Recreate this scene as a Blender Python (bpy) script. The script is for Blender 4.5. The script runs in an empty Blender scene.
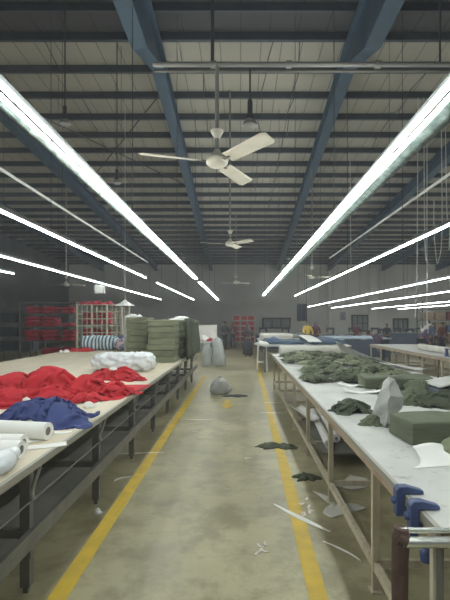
import bpy, math, random
from mathutils import Vector, Matrix, noise
R = math.radians
C = bpy.context.scene.collection
S = bpy.context.scene
random.seed(7)
F, U0, V0, EYE = 440.0, 240.0, 321.0, 1.65

def P(u, v, z=0.0):
    """measured photo point lying at height z -> world x, y, z (used to take positions off the photo)"""
    y = F*(EYE-z)/(v-V0)
    return Vector(((u-U0)*y/F, y, z))
def D(u, v, y):
    return Vector(((u-U0)*y/F, y, EYE-(v-V0)*y/F))

# ------------------------------------------------------------------ materials
def mat(name, col, rough=0.6, metal=0.0, col2=None, scale=8.0, bump=0.0, bscale=None, lo=0.35, hi=0.65,
        emit=None, strength=0.0, detail=4.0, stretch=None, alpha=1.0, spec=None):
    m = bpy.data.materials.new(name); m.use_nodes = True
    nt = m.node_tree; b = nt.nodes['Principled BSDF']
    b.inputs['Base Color'].default_value = (*col, 1)
    b.inputs['Roughness'].default_value = rough
    b.inputs['Metallic'].default_value = metal
    if spec is not None: b.inputs['Specular IOR Level'].default_value = spec
    if alpha < 1: b.inputs['Alpha'].default_value = alpha
    tc = nt.nodes.new('ShaderNodeTexCoord'); mp = nt.nodes.new('ShaderNodeMapping')
    nt.links.new(tc.outputs['Object'], mp.inputs['Vector'])
    if stretch: mp.inputs['Scale'].default_value = stretch
    if col2 is not None:
        n = nt.nodes.new('ShaderNodeTexNoise'); n.inputs['Scale'].default_value = scale; n.inputs['Detail'].default_value = detail
        r = nt.nodes.new('ShaderNodeValToRGB')
        r.color_ramp.elements[0].position = lo; r.color_ramp.elements[0].color = (*col, 1)
        r.color_ramp.elements[1].position = hi; r.color_ramp.elements[1].color = (*col2, 1)
        nt.links.new(mp.outputs['Vector'], n.inputs['Vector'])
        nt.links.new(n.outputs['Fac'], r.inputs['Fac']); nt.links.new(r.outputs['Color'], b.inputs['Base Color'])
    if bump > 0:
        n2 = nt.nodes.new('ShaderNodeTexNoise'); n2.inputs['Scale'].default_value = bscale or scale*3; n2.inputs['Detail'].default_value = 5
        bp = nt.nodes.new('ShaderNodeBump'); bp.inputs['Strength'].default_value = bump; bp.inputs['Distance'].default_value = 0.02
        nt.links.new(mp.outputs['Vector'], n2.inputs['Vector'])
        nt.links.new(n2.outputs['Fac'], bp.inputs['Height']); nt.links.new(bp.outputs['Normal'], b.inputs['Normal'])
    if emit:
        b.inputs['Emission Color'].default_value = (*emit, 1); b.inputs['Emission Strength'].default_value = strength
    return m

def seam_mat(name, col, dark, pitch, width, axis='X', col2=None, rough=0.7, mottle=0.5):
    """sheet metal with narrow lap seams every `pitch` metres"""
    m = mat(name, col, rough, 0, col2 or col, mottle)
    nt = m.node_tree; b = nt.nodes['Principled BSDF']
    src = b.inputs['Base Color'].links[0].from_socket
    tc = nt.nodes.new('ShaderNodeTexCoord'); sx = nt.nodes.new('ShaderNodeSeparateXYZ')
    nt.links.new(tc.outputs['Object'], sx.inputs[0])
    a = nt.nodes.new('ShaderNodeMath'); a.operation = 'DIVIDE'; a.inputs[1].default_value = pitch
    nt.links.new(sx.outputs[axis], a.inputs[0])
    fr = nt.nodes.new('ShaderNodeMath'); fr.operation = 'FRACT'; nt.links.new(a.outputs[0], fr.inputs[0])
    lt = nt.nodes.new('ShaderNodeMath'); lt.operation = 'LESS_THAN'; lt.inputs[1].default_value = width/pitch
    nt.links.new(fr.outputs[0], lt.inputs[0])
    mx = nt.nodes.new('ShaderNodeMixRGB'); nt.links.new(lt.outputs[0], mx.inputs['Fac'])
    nt.links.new(src, mx.inputs['Color1']); mx.inputs['Color2'].default_value = (*dark, 1)
    nt.links.new(mx.outputs['Color'], b.inputs['Base Color'])
    return m

M = {}
def floor_mat():
    m = mat('concrete', (.31,.28,.17), .5, 0, (.50,.455,.285), .55, .08, 25, .3, .7, detail=8)
    nt = m.node_tree; b = nt.nodes['Principled BSDF']
    src = b.inputs['Base Color'].links[0].from_socket
    tc = nt.nodes.new('ShaderNodeTexCoord')
    n = nt.nodes.new('ShaderNodeTexNoise'); n.inputs['Scale'].default_value = 2.3; n.inputs['Detail'].default_value = 9; n.inputs['Roughness'].default_value = .7
    nt.links.new(tc.outputs['Object'], n.inputs['Vector'])
    r = nt.nodes.new('ShaderNodeValToRGB')
    r.color_ramp.elements[0].position = .40; r.color_ramp.elements[0].color = (.62,.60,.55,1)
    r.color_ramp.elements[1].position = .56; r.color_ramp.elements[1].color = (1,1,1,1)
    nt.links.new(n.outputs['Fac'], r.inputs['Fac'])
    mx = nt.nodes.new('ShaderNodeMixRGB'); mx.blend_type = 'MULTIPLY'; mx.inputs['Fac'].default_value = .95
    nt.links.new(src, mx.inputs['Color1']); nt.links.new(r.outputs['Color'], mx.inputs['Color2'])
    nt.links.new(mx.outputs['Color'], b.inputs['Base Color'])
    r2 = nt.nodes.new('ShaderNodeValToRGB')
    r2.color_ramp.elements[0].position = .35; r2.color_ramp.elements[0].color = (.28,.28,.28,1)
    r2.color_ramp.elements[1].position = .65; r2.color_ramp.elements[1].color = (.55,.55,.55,1)
    nt.links.new(n.outputs['Fac'], r2.inputs['Fac']); nt.links.new(r2.outputs['Color'], b.inputs['Roughness'])
    return m
M['floor'] = floor_mat()
M['yellow'] = mat('line_paint', (.62,.42,.03), .5, 0, (.50,.34,.04), 6, .03, 30)
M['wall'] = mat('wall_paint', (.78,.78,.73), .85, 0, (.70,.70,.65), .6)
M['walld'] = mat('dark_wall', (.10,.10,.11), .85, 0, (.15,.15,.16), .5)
M['pilaster'] = mat('pilaster_paint', (.80,.80,.74), .8)
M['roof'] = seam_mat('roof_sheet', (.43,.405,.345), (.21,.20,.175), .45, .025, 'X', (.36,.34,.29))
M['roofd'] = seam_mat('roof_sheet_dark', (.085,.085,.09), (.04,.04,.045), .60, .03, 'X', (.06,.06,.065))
M['beam'] = mat('beam_blue', (.06,.105,.155), .5, 0, (.05,.085,.125), 2)
M['purlin'] = mat('purlin_blue', (.07,.085,.105), .55, 0, (.06,.07,.09), 3)
M['rod'] = mat('dark_rod', (.06,.06,.07), .6)
M['pipe'] = mat('grey_pipe', (.27,.265,.25), .5, .2)
M['white_metal'] = mat('white_metal', (.78,.78,.76), .45)
M['reflector'] = mat('reflector_white', (.22,.23,.23), .5)
M['foil'] = mat('foil_wing', (.06,.085,.078), .4, .2, (.19,.23,.215), 14, .6, 20)
M['tube'] = mat('lit_tube', (1,1,1), .4, emit=(.93,1.0,.97), strength=41)
M['tubew'] = mat('lit_tube_far', (1,1,1), .4, emit=(.95,1.0,.99), strength=31)
M['fan'] = mat('fan_cream', (.72,.68,.58), .45, 0, (.62,.58,.48), 3)
M['fan_dark'] = mat('fan_edge', (.16,.14,.12), .6)
M['lt_top'] = mat('ply_top', (.70,.62,.48), .5, 0, (.60,.52,.39), 1.2, .02, 40, stretch=(3,.6,1))
M['rt_top'] = mat('laminate_top', (.60,.60,.565), .45, 0, (.50,.50,.47), 2.5, .02, 40)
M['lt_edge'] = mat('pale_edge', (.36,.34,.29), .45, .2)
M['steel_dark'] = mat('dark_steel', (.13,.125,.112), .6, .1, (.18,.175,.155), 4)
M['shelf_board'] = mat('shelf_board', (.26,.25,.22), .8, 0, (.20,.195,.17), 3)
M['steel_grey'] = mat('grey_steel', (.15,.145,.13), .55, .2, (.20,.19,.17), 5)
M['wood_leg'] = mat('beige_angle', (.56,.50,.38), .55, 0, (.44,.38,.28), 4, stretch=(6,6,1))
M['wood_edge'] = mat('brown_edge', (.36,.24,.16), .55, 0, (.50,.38,.27), 6, stretch=(4,1,4))
M['red'] = mat('red_knit', (.56,.018,.03), .85, 0, (.44,.013,.022), 5, .25, 160)
M['red_dk'] = mat('red_cloth', (.50,.022,.05), .85, 0, (.36,.015,.03), 5, .2, 80)
M['navy'] = mat('navy_knit', (.035,.05,.16), .9, 0, (.055,.075,.21), 4, .3, 150)
M['blue'] = mat('bright_blue', (.03,.05,.33), .8, 0, (.05,.08,.42), 5, .2, 90)
M['olive'] = mat('olive_cloth', (.088,.10,.062), .9, 0, (.155,.17,.11), 6, .3, 120)
M['olive_l'] = mat('olive_pale', (.19,.20,.125), .9, 0, (.145,.155,.10), 5, .3, 100)
M['olive_s'] = mat('olive_stack', (.25,.265,.17), .9, 0, (.18,.195,.125), 3, .25, 60, stretch=(1,1,7))
M['olive_b'] = mat('olive_block', (.14,.155,.10), .9, 0, (.105,.115,.075), 4, .25, 60, stretch=(1,1,9))
M['olive_d'] = mat('olive_dark', (.055,.065,.04), .9, 0, (.085,.095,.062), 6, .3, 100)
M['paper'] = mat('paper_white', (.84,.83,.79), .6, 0, (.76,.75,.71), 3)
M['paper_d'] = mat('paper_dull', (.64,.62,.56), .7, 0, (.54,.52,.46), 4)
M['core'] = mat('roll_core', (.16,.15,.13), .8)
M['plastic'] = mat('plastic_wrap', (.80,.82,.83), .22, 0, (.66,.69,.71), 5, .7, 12)
M['plastic_g'] = mat('plastic_grey', (.45,.45,.42), .35, 0, (.34,.34,.32), 6, .5, 12)
M['plastic_w'] = mat('sack_white', (.60,.63,.62), .35, 0, (.48,.50,.50), 5, .6, 9)
M['clamp'] = mat('clamp_blue', (.04,.062,.16), .4, 0, (.055,.085,.20), 8)
M['chrome'] = mat('bright_steel', (.80,.82,.76), .25, .75)
M['maroon'] = mat('maroon_wrap', (.07,.042,.034), .85, 0, (.10,.06,.05), 10, .4, 40)
M['beige_wire'] = mat('beige_wire', (.66,.60,.46), .5)
M['skin'] = mat('skin', (.30,.17,.11), .6)
M['hair'] = mat('hair', (.02,.018,.017), .6)
M['c_grey'] = mat('cloth_grey', (.075,.07,.08), .9, 0, (.055,.05,.06), 6)
M['c_dark'] = mat('cloth_dark', (.04,.045,.06), .9)
M['c_yellow'] = mat('cloth_yellow', (.72,.52,.10), .85)
M['c_purple'] = mat('cloth_purple', (.14,.09,.16), .9)
M['c_maroon'] = mat('cloth_maroon', (.15,.05,.055), .9)
M['c_white'] = mat('cloth_white', (.62,.62,.60), .9)
M['c_blue'] = mat('cloth_blue', (.10,.14,.24), .9)
M['blue_top'] = mat('pale_blue_cloth', (.42,.52,.62), .8, 0, (.52,.60,.68), 4)
M['navy_cloth'] = mat('navy_layers', (.06,.10,.16), .8, 0, (.10,.15,.22), 4, stretch=(1,1,6))
M['machine'] = mat('machine_grey', (.30,.31,.33), .5)
M['machine_d'] = mat('machine_dark', (.07,.08,.10), .6)
M['partition'] = mat('partition_blue', (.075,.10,.15), .7, 0, (.10,.13,.18), 3)
M['glass'] = mat('window_glass', (.30,.33,.34), .15, 0)
M['frame_d'] = mat('window_frame_dark', (.05,.05,.055), .6)
M['cardboard'] = mat('cardboard', (.34,.25,.17), .8, 0, (.28,.20,.13), 4)
M['rack_red'] = mat('rack_red', (.60,.05,.06), .6)
M['rack_frame'] = mat('rack_frame', (.88,.74,.68), .6)
M['hose'] = mat('hose_white', (.62,.64,.60), .5)
M['shade'] = mat('lamp_shade', (.62,.63,.62), .4)
M['cap_paper'] = mat('pink_print', (.55,.40,.36), .7, 0, (.80,.74,.68), 60)
def stripes(name, a, b_, scale):
    m = mat(name, a, .85); nt = m.node_tree; b = nt.nodes['Principled BSDF']
    tc = nt.nodes.new('ShaderNodeTexCoord'); w = nt.nodes.new('ShaderNodeTexWave'); w.inputs['Scale'].default_value = scale
    w.inputs['Distortion'].default_value = 3
    r = nt.nodes.new('ShaderNodeValToRGB'); r.color_ramp.interpolation = 'CONSTANT'
    r.color_ramp.elements[0].color = (*a, 1); r.color_ramp.elements[1].position = .5; r.color_ramp.elements[1].color = (*b_, 1)
    nt.links.new(tc.outputs['Object'], w.inputs['Vector']); nt.links.new(w.outputs['Fac'], r.inputs['Fac']); nt.links.new(r.outputs['Color'], b.inputs['Base Color'])
    return m
M['stripe'] = stripes('striped_cloth', (.62,.74,.78), (.10,.14,.20), 3.2)
M['floral'] = mat('floral_cloth', (.16,.18,.32), .85, 0, (.66,.50,.52), 14, 0, None, .46, .54)
def scuffed():
    """right table: thread ends and scuff flecks on the laminate"""
    m = M['rt_top']; nt = m.node_tree; b = nt.nodes['Principled BSDF']; src = b.inputs['Base Color'].links[0].from_socket
    tc = nt.nodes.new('ShaderNodeTexCoord'); n = nt.nodes.new('ShaderNodeTexNoise'); n.inputs['Scale'].default_value = 11; n.inputs['Detail'].default_value = 10; n.inputs['Roughness'].default_value = .75
    nt.links.new(tc.outputs['Object'], n.inputs['Vector'])
    r = nt.nodes.new('ShaderNodeValToRGB'); r.color_ramp.elements[0].position = .33; r.color_ramp.elements[0].color = (.35,.34,.30,1)
    r.color_ramp.elements[1].position = .43; r.color_ramp.elements[1].color = (1,1,1,1)
    nt.links.new(n.outputs['Fac'], r.inputs['Fac'])
    mx = nt.nodes.new('ShaderNodeMixRGB'); mx.blend_type = 'MULTIPLY'; mx.inputs['Fac'].default_value = .7
    nt.links.new(src, mx.inputs['Color1']); nt.links.new(r.outputs['Color'], mx.inputs['Color2']); nt.links.new(mx.outputs['Color'], b.inputs['Base Color'])
scuffed()

# ------------------------------------------------------------------ object helpers
def wloc(o):
    v = Vector((0,0,0))
    while o is not None:
        v += o.location; o = o.parent
    return v
def tag(o, label=None, cat=None, group=None, kind=None):
    if label: o['label'] = label
    if cat: o['category'] = cat
    if group: o['group'] = group
    if kind: o['kind'] = kind
    return o
def thing(name, loc, label, cat, group=None, kind=None):
    o = bpy.data.objects.new(name, None); o.empty_display_size = .1
    C.objects.link(o); o.location = loc
    return tag(o, label, cat, group, kind)

def sab(x): return math.sqrt(x*x+.004)
class MB:
    def __init__(s): s.v = []; s.f = []
    def add(s, vs, fs):
        k = len(s.v); s.v += [Vector(v) for v in vs]; s.f += [[i+k for i in f] for f in fs]; return s
    def box(s, c, d, rz=0, rx=0, ry=0):
        hx, hy, hz = d[0]/2, d[1]/2, d[2]/2
        m = Matrix.Rotation(rz,3,'Z') @ Matrix.Rotation(ry,3,'Y') @ Matrix.Rotation(rx,3,'X')
        vs = [m @ Vector((x*hx,y*hy,z*hz)) + Vector(c) for x in (-1,1) for y in (-1,1) for z in (-1,1)]
        return s.add(vs, [[0,1,3,2],[4,6,7,5],[0,4,5,1],[2,3,7,6],[0,2,6,4],[1,5,7,3]])
    def tube(s, pts, r, n=8, cap=True):
        pts = [Vector(p) for p in pts]; rs = r if isinstance(r,(list,tuple)) else [r]*len(pts)
        vs = []; fs = []; up = None
        for i, p in enumerate(pts):
            t = (pts[min(i+1,len(pts)-1)] - pts[max(i-1,0)]).normalized()
            if up is None:
                up = Vector((0,0,1)) if abs(t.z) < .9 else Vector((1,0,0))
            a = t.cross(up).normalized(); b = a.cross(t).normalized(); up = b
            for k in range(n):
                w = 2*math.pi*k/n; vs.append(p + (a*math.cos(w)+b*math.sin(w))*rs[i])
        for i in range(len(pts)-1):
            for k in range(n):
                fs.append([i*n+k, i*n+(k+1)%n, (i+1)*n+(k+1)%n, (i+1)*n+k])
        if cap:
            fs.append(list(range(n))[::-1]); fs.append([(len(pts)-1)*n+k for k in range(n)])
        return s.add(vs, fs)
    def lathe(s, c, prof, n=20, m=None):
        vs = []; fs = []; c = Vector(c); m = m or Matrix.Identity(3)
        for (r, z) in prof:
            for k in range(n):
                w = 2*math.pi*k/n; vs.append(c + m @ Vector((r*math.cos(w), r*math.sin(w), z)))
        for i in range(len(prof)-1):
            for k in range(n):
                fs.append([i*n+k, i*n+(k+1)%n, (i+1)*n+(k+1)%n, (i+1)*n+k])
        fs.append(list(range(n))[::-1]); fs.append([(len(prof)-1)*n+k for k in range(n)])
        return s.add(vs, fs)
    def prism(s, poly, z0, z1):
        n = len(poly); vs = [(x,y,z0) for x,y in poly] + [(x,y,z1) for x,y in poly]
        fs = [list(range(n))[::-1], list(range(n,2*n))] + [[i,(i+1)%n,n+(i+1)%n,n+i] for i in range(n)]
        return s.add(vs, fs)
    def extr(s, poly_yz, x0, x1):
        n = len(poly_yz); vs = [(x0,y,z) for y,z in poly_yz] + [(x1,y,z) for y,z in poly_yz]
        fs = [list(range(n)), list(range(n,2*n))[::-1]] + [[i,n+i,n+(i+1)%n,(i+1)%n] for i in range(n)]
        return s.add(vs, fs)
    def sheet(s, fn, nu, nv, th=.003):
        """thin sheet from fn(a,b)->(x,y,z), a,b in 0..1, closed with thickness th"""
        top = [Vector(fn(i/nu, j/nv)) for i in range(nu+1) for j in range(nv+1)]
        W = nv+1; N = len(top)
        vs = top + [p - Vector((0,0,th)) for p in top]; fs = []
        for i in range(nu):
            for j in range(nv):
                a = i*W+j; fs.append([a, a+W, a+W+1, a+1]); fs.append([N+a, N+a+1, N+a+W+1, N+a+W])
        rim = [i*W for i in range(nu+1)] + [nu*W+j for j in range(1,nv+1)] + [i*W+nv for i in range(nu-1,-1,-1)] + [j for j in range(nv-1,0,-1)]
        for q in range(len(rim)):
            a, b = rim[q], rim[(q+1)%len(rim)]; fs.append([b, a, N+a, N+b])
        return s.add(vs, fs)
    def soft(s, c, d, rz=0, rad=.04, n=8, seed=0, amp=.012, freq=6, strata=0):
        h = Vector((d[0]/2,d[1]/2,d[2]/2)); rad = min(rad, h.x*.98, h.y*.98, h.z*.98)
        idx = {}; vs = []; fs = []
        def vid(p):
            k = (round(p.x,5),round(p.y,5),round(p.z,5))
            if k not in idx: idx[k] = len(vs); vs.append(p.copy())
            return idx[k]
        for ax in range(3):
            for sg in (-1,1):
                for i in range(n):
                    for j in range(n):
                        q = []
                        for (a,b) in ((i,j),(i+1,j),(i+1,j+1),(i,j+1)):
                            p = Vector((0,0,0)); p[ax] = sg; p[(ax+1)%3] = -1+2*a/n; p[(ax+2)%3] = -1+2*b/n
                            q.append(vid(p))
                        fs.append(q if sg > 0 else q[::-1])
        m = Matrix.Rotation(rz,3,'Z'); out = []
        for p in vs:
            hp = Vector((p.x*h.x,p.y*h.y,p.z*h.z))
            inn = Vector([max(-(h[k]-rad),min(h[k]-rad,hp[k])) for k in range(3)])
            dd = hp-inn; nn = dd.normalized() if dd.length > 1e-6 else Vector((0,0,1))
            o = inn + nn*rad
            w = noise.noise(o*freq + Vector((seed*3.1,seed*1.7,0)))
            if strata: w = .5*w + noise.noise(Vector((o.x*3,o.y*3,o.z*strata+seed)))
            o = o + nn*amp*w
            if o.z < -h.z: o.z = -h.z
            out.append(m @ o + Vector(c) + Vector((0,0,h.z)))
        return s.add(out, fs)
    def crumple(s, c, rx, ry, h, rz=0, seed=0, nr=20, na=64, freq=5.0, rag=.28, flat=.5):
        """heap of crumpled cloth: ragged outline, ridged folds"""
        vs = []; fs = []; ca, sa = math.cos(rz), math.sin(rz); o = Vector((seed*7.31, seed*2.17, seed*1.3))
        for i in range(nr+1):
            t = i/nr
            for k in range(na):
                w = 2*math.pi*k/na
                e = 1 + rag*1.6*noise.noise(Vector((math.cos(w)*1.3, math.sin(w)*1.3, 0))+o) + rag*.7*noise.noise(Vector((math.cos(w)*3.4, math.sin(w)*3.4, 5))+o)
                x, y = rx*e*t*math.cos(w), ry*e*t*math.sin(w)
                p = Vector((x, y*.6, 0))*freq
                p += Vector((noise.noise(p*.7+o), noise.noise(p*.7+o+Vector((9,0,0))), 0))*1.1
                f1 = 1-sab(noise.noise(p+o))*2.2; f2 = 1-sab(noise.noise(p*2.1+o))*2.6; f3 = 1-sab(noise.noise(p*4.3+o))*2.4
                dome = (1-t**3)*(1-flat) + flat*(1-t**8)
                low = .75+.5*noise.noise(Vector((x,y,0))*2.2+o)
                z = h*dome*low*(.26+.50*f1+.34*f2+.12*f3)
                if i == nr: z = 0
                elif z < .006: z = .006
                vs.append((c[0]+ca*x-sa*y, c[1]+sa*x+ca*y, c[2]+z))
        for i in range(nr):
            for k in range(na):
                fs.append([i*na+k, (i+1)*na+k, (i+1)*na+(k+1)%na, i*na+(k+1)%na])
        fs.append([nr*na+k for k in range(na)][::-1])
        return s.add(vs, fs)
    def build(s, name, m, parent=None, loc=None, smooth=False):
        base = wloc(parent) if parent else (Vector(loc) if loc is not None else Vector((0,0,0)))
        me = bpy.data.meshes.new(name); me.from_pydata([v-base for v in s.v], [], s.f); me.update()
        import bmesh
        bm = bmesh.new(); bm.from_mesh(me)
        if smooth:
            bmesh.ops.remove_doubles(bm, verts=bm.verts, dist=1e-6)
        bmesh.ops.recalc_face_normals(bm, faces=bm.faces); bm.to_mesh(me); bm.free()
        me.materials.append(m)
        if smooth:
            me.polygons.foreach_set('use_smooth', [True]*len(me.polygons))
            if smooth != 2: me.set_sharp_from_angle(angle=R(50))
        o = bpy.data.objects.new(name, me); C.objects.link(o)
        if parent: o.parent = parent
        elif loc is not None: o.location = loc
        return o
def single(name, mb, m, loc, label, cat, group=None, smooth=True, kind=None):
    return tag(mb.build(name, m, None, loc, smooth), label, cat, group, kind)
def struct(name, mb, m, loc=(0,0,0)):
    o = mb.build(name, m, None, loc); o['kind'] = 'structure'; return o

import numpy as np
def sim_cloth(n, lx, ly, comp, dh, seed, amp=.05, iters=90, grav=.0012, wl=9.0, th=.004, power=2.0):
    """position-based cloth: a pushed-together sheet buckling into folds over a low mound; returns verts, faces"""
    rg = np.random.default_rng(seed); m = n
    gx, gy = np.meshgrid(np.linspace(-.5,.5,n), np.linspace(-.5,.5,m), indexing='ij')
    # garment-like outline: pull the sides in and out
    ang = np.arctan2(gy, gx); rr = np.hypot(gx, gy)
    lobe = 1 - .22*np.clip(rr*2-.55,0,1)*(1+np.cos(4*ang+rg.uniform(0,6)))*.9
    RX, RY_ = gx*lx*lobe, gy*ly*lobe
    o = rg.uniform(-50,50,3)
    nz = np.array([[noise.noise(Vector((RX[i,j]*wl+o[0], RY_[i,j]*wl+o[1], o[2]))) + .6*noise.noise(Vector((RX[i,j]*wl*2.1+o[0], RY_[i,j]*wl*2.1+o[1], o[2]+7))) for j in range(m)] for i in range(n)])
    nx = np.array([[noise.noise(Vector((RX[i,j]*4+o[1], RY_[i,j]*4+o[2], 3))) for j in range(m)] for i in range(n)])
    ny = np.array([[noise.noise(Vector((RX[i,j]*4+o[2], RY_[i,j]*4+o[0], 8))) for j in range(m)] for i in range(n)])
    ax_, ay_ = lx*comp*.5, ly*comp*.5
    def ground(X,Y): return dh*np.clip(1-(np.abs(X/ax_)**power+np.abs(Y/ay_)**power),0,1)
    p = np.stack([RX*comp+nx*lx*.10, RY_*comp+ny*ly*.10, np.zeros_like(RX)], -1)
    p[...,2] = ground(p[...,0],p[...,1]) + amp*(.6+nz)
    rest = np.stack([RX,RY_],-1)
    cons = []
    for (dx,dy,k) in ((1,0,.9),(0,1,.9),(1,1,.5),(1,-1,.5),(2,0,.18),(0,2,.18)):
        for par in range(max(2, 2*dx if dx else 2*dy)):
            if dx: sel = [i for i in range(n-dx) if (i//dx)%2 == par%2 and i%dx == par//2]
            else: sel = None
            if dx:
                ii = np.array(sel, int); jj = np.arange(max(0,-dy), m-max(0,dy))
            else:
                ii = np.arange(n); jj = np.array([j for j in range(m-dy) if (j//dy)%2 == par%2 and j%dy == par//2], int)
            if len(ii) and len(jj):
                I, Jx = np.meshgrid(ii, jj, indexing='ij'); cons.append((I,Jx,I+dx,Jx+dy,k))
    L = [np.linalg.norm(rest[a,b]-rest[c,d],axis=-1) for a,b,c,d,k in cons]
    v = np.zeros_like(p)
    for it in range(iters):
        q = p + v*.85; q[...,2] -= grav
        for sub in range(3):
            for (a,b,c,d,k),l in zip(cons,L):
                dv = q[c,d]-q[a,b]; ln = np.linalg.norm(dv,axis=-1)+1e-9
                kk = k*np.where(ln<l, .55 if k < .6 else 1.0, 1.0)
                cr = (dv*((ln-l)/ln*kk*.5)[...,None]); q[a,b] += cr; q[c,d] -= cr
            g = ground(q[...,0],q[...,1])+.004; hit = q[...,2] < g
            q[...,2] = np.where(hit, g, q[...,2])
            q[hit,0:2] = p[hit,0:2]*.7+q[hit,0:2]*.3
        v = np.clip(q-p,-.02,.02); p = q
    p[...,2] -= 0
    top = [Vector(t) for t in p.reshape(-1,3)]; N = len(top); W = m
    bot = [Vector((t.x,t.y,max(t.z-th,0))) for t in top]; fs = []
    for i in range(n-1):
        for j in range(m-1):
            a = i*W+j; fs += [[a,a+W,a+W+1,a+1],[N+a,N+a+1,N+a+W+1,N+a+W]]
    rim = [i*W for i in range(n)]+[(n-1)*W+j for j in range(1,m)]+[i*W+m-1 for i in range(n-2,-1,-1)]+[j for j in range(m-2,0,-1)]
    for k in range(len(rim)):
        a,b = rim[k],rim[(k+1)%len(rim)]; fs.append([b,a,N+a,N+b])
    return top+bot, fs
def sheet_cloth(name, c, lx, ly, comp, dh, m, label, cat, group=None, rz=0, seed=0, n=34, **kw):
    vs, fs = sim_cloth(n, lx, ly, comp, dh, seed, **kw)
    r = Matrix.Rotation(rz,3,'Z'); c = Vector(c)
    return single(name, MB().add([r@v+c for v in vs], fs), m, c, label, cat, group, smooth=2)

# ------------------------------------------------------------------ the shell
XL, XR, YB, YF = -14.0, 19.0, 36.0, -5.0
RY = 9.26; HR = EYE + 6.08; SL = .052
def roofz(y): return HR - SL*abs(y-RY)
floor = struct('floor', MB().box(((XL+XR)/2,(YB+YF)/2,-.05),(XR-XL,YB-YF,.1)), M['floor'])
def line_strip(pts, w):
    mb = MB(); n = 24
    for i in range(n):
        t0, t1 = i/n, (i+1)/n
    (x0,y0),(x1,y1) = pts
    mb.prism([(x0-w/2,y0),(x0+w/2,y0),(x1+w/2,y1),(x1-w/2,y1)], 0, .003); return mb
line_strip([(-1.105,-2),(-1.045,13.2)], .115).build('aisle_line', M['yellow'], floor)
line_strip([(.405,-2),(.68,18.5)], .115).build('aisle_line', M['yellow'], floor)
# short yellow arrow in the aisle, pointing back towards the camera
ax, ay = P(227,405).x, P(227,405).y
MB().prism([(ax-.055,ay+.55),(ax-.055,ay+.05),(ax-.15,ay+.05),(ax,ay-.42),(ax+.15,ay+.05),(ax+.055,ay+.05),(ax+.055,ay+.55)][::-1],0,.003).build('aisle_arrow', M['yellow'], floor)

struct('wall_back', MB().box(((XL+XR)/2,YB+.1,roofz(YB)/2),(XR-XL,.2,roofz(YB))), M['wall'])
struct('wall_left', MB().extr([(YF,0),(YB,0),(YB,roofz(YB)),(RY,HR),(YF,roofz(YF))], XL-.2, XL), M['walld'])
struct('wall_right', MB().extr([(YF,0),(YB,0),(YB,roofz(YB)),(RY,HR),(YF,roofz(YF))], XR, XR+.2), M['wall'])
for i,(u0,u1) in enumerate([(368,376),(328,331)]):
    x0, x1 = (u0-U0)*YB/F, (u1-U0)*YB/F
    struct('trim_%d'%(i+1), MB().box(((x0+x1)/2,YB-.12,roofz(YB)/2-.2),(x1-x0,.24,roofz(YB)-.4)), M['pilaster'])

def roof_plane(y0, y1):
    z0, z1 = roofz(y0), roofz(y1)
    return MB().add([(XL,y0,z0),(XR,y0,z0),(XR,y1,z1),(XL,y1,z1),(XL,y0,z0+.06),(XR,y0,z0+.06),(XR,y1,z1+.06),(XL,y1,z1+.06)],
                    [[0,1,2,3],[7,6,5,4],[0,4,5,1],[1,5,6,2],[2,6,7,3],[3,7,4,0]])
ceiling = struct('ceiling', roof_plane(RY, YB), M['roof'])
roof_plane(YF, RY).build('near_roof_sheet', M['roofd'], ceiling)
y = RY+.02; k = 0
while y < YB-.3:
    z = roofz(y)
    MB().box((2.5,y,z-.08),(XR-XL,.05,.16)).box((2.5,y+.025,z-.155),(XR-XL,.075,.012)).build('purlin', M['purlin'], ceiling)
    y += 1.09
for y in [8.35,7.2,6.1,5.0,3.9,2.8]:
    MB().box((2.5,y,roofz(y)-.08),(XR-XL,.05,.16)).build('purlin', M['purlin'], ceiling)
for bx, splay in ((-10.6,-.02),(-6.2,-.02),(-1.72,-.022),(2.27,.030),(6.6,.02),(11.0,.02),(15.4,.02)):
    mb = MB()
    ys = [YF,3.0,6.0,7.6,8.5,9.5,12.0,20,YB-.05]
    dep = [.6,.8,1.1,1.1,.80,.46,.42,.42,.42]
    for i in range(len(ys)-1):
        ya, yb = ys[i], ys[i+1]; ta, tb = roofz(ya)-.165, roofz(yb)-.165; ba, bb = ta-dep[i], tb-dep[i+1]
        xa, xb = bx+splay*(ya-7), bx+splay*(yb-7)
        for (w, a0,a1,b0,b1) in ((.012,ba,ta,bb,tb),(.28,ba-.02,ba,bb-.02,bb),(.24,ta-.02,ta,tb-.02,tb)):
            mb.add([(xa-w/2,ya,a0),(xa+w/2,ya,a0),(xa+w/2,ya,a1),(xa-w/2,ya,a1),(xb-w/2,yb,b0),(xb+w/2,yb,b0),(xb+w/2,yb,b1),(xb-w/2,yb,b1)],
                   [[0,1,2,3],[7,6,5,4],[0,4,5,1],[1,5,6,2],[2,6,7,3],[3,7,4,0]])
    mb.build('roof_beam', M['beam'], ceiling)
# sag rods between purlins and cross bracing under the sheets
random.seed(3)
for x in (-5.6,-4.2,-.9,.6,1.35,4.3,5.6,6.6,9.2,10.6):
    mb = MB()
    for j in range(0,12):
        ya = RY+.05+1.09*j; yb = ya+1.09
        if random.random() < .75: mb.tube([(x+random.uniform(-.1,.1),ya,roofz(ya)-.18),(x+random.uniform(-.1,.1),yb,roofz(yb)-.18)], .012, 5)
    if mb.v: mb.build('sag_rod', M['rod'], ceiling)
for (xa,xb,ya,yb) in ((-6.2,-1.9,10.8,17.5),(-6.2,-1.9,17.5,10.8),(2.7,6.9,20,26),(2.7,6.9,26,20)):
    MB().tube([(xa,ya,roofz(ya)-.36),(xb,yb,roofz(yb)-.36)], .018, 6).build('brace_rod', M['rod'], ceiling)

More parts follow.
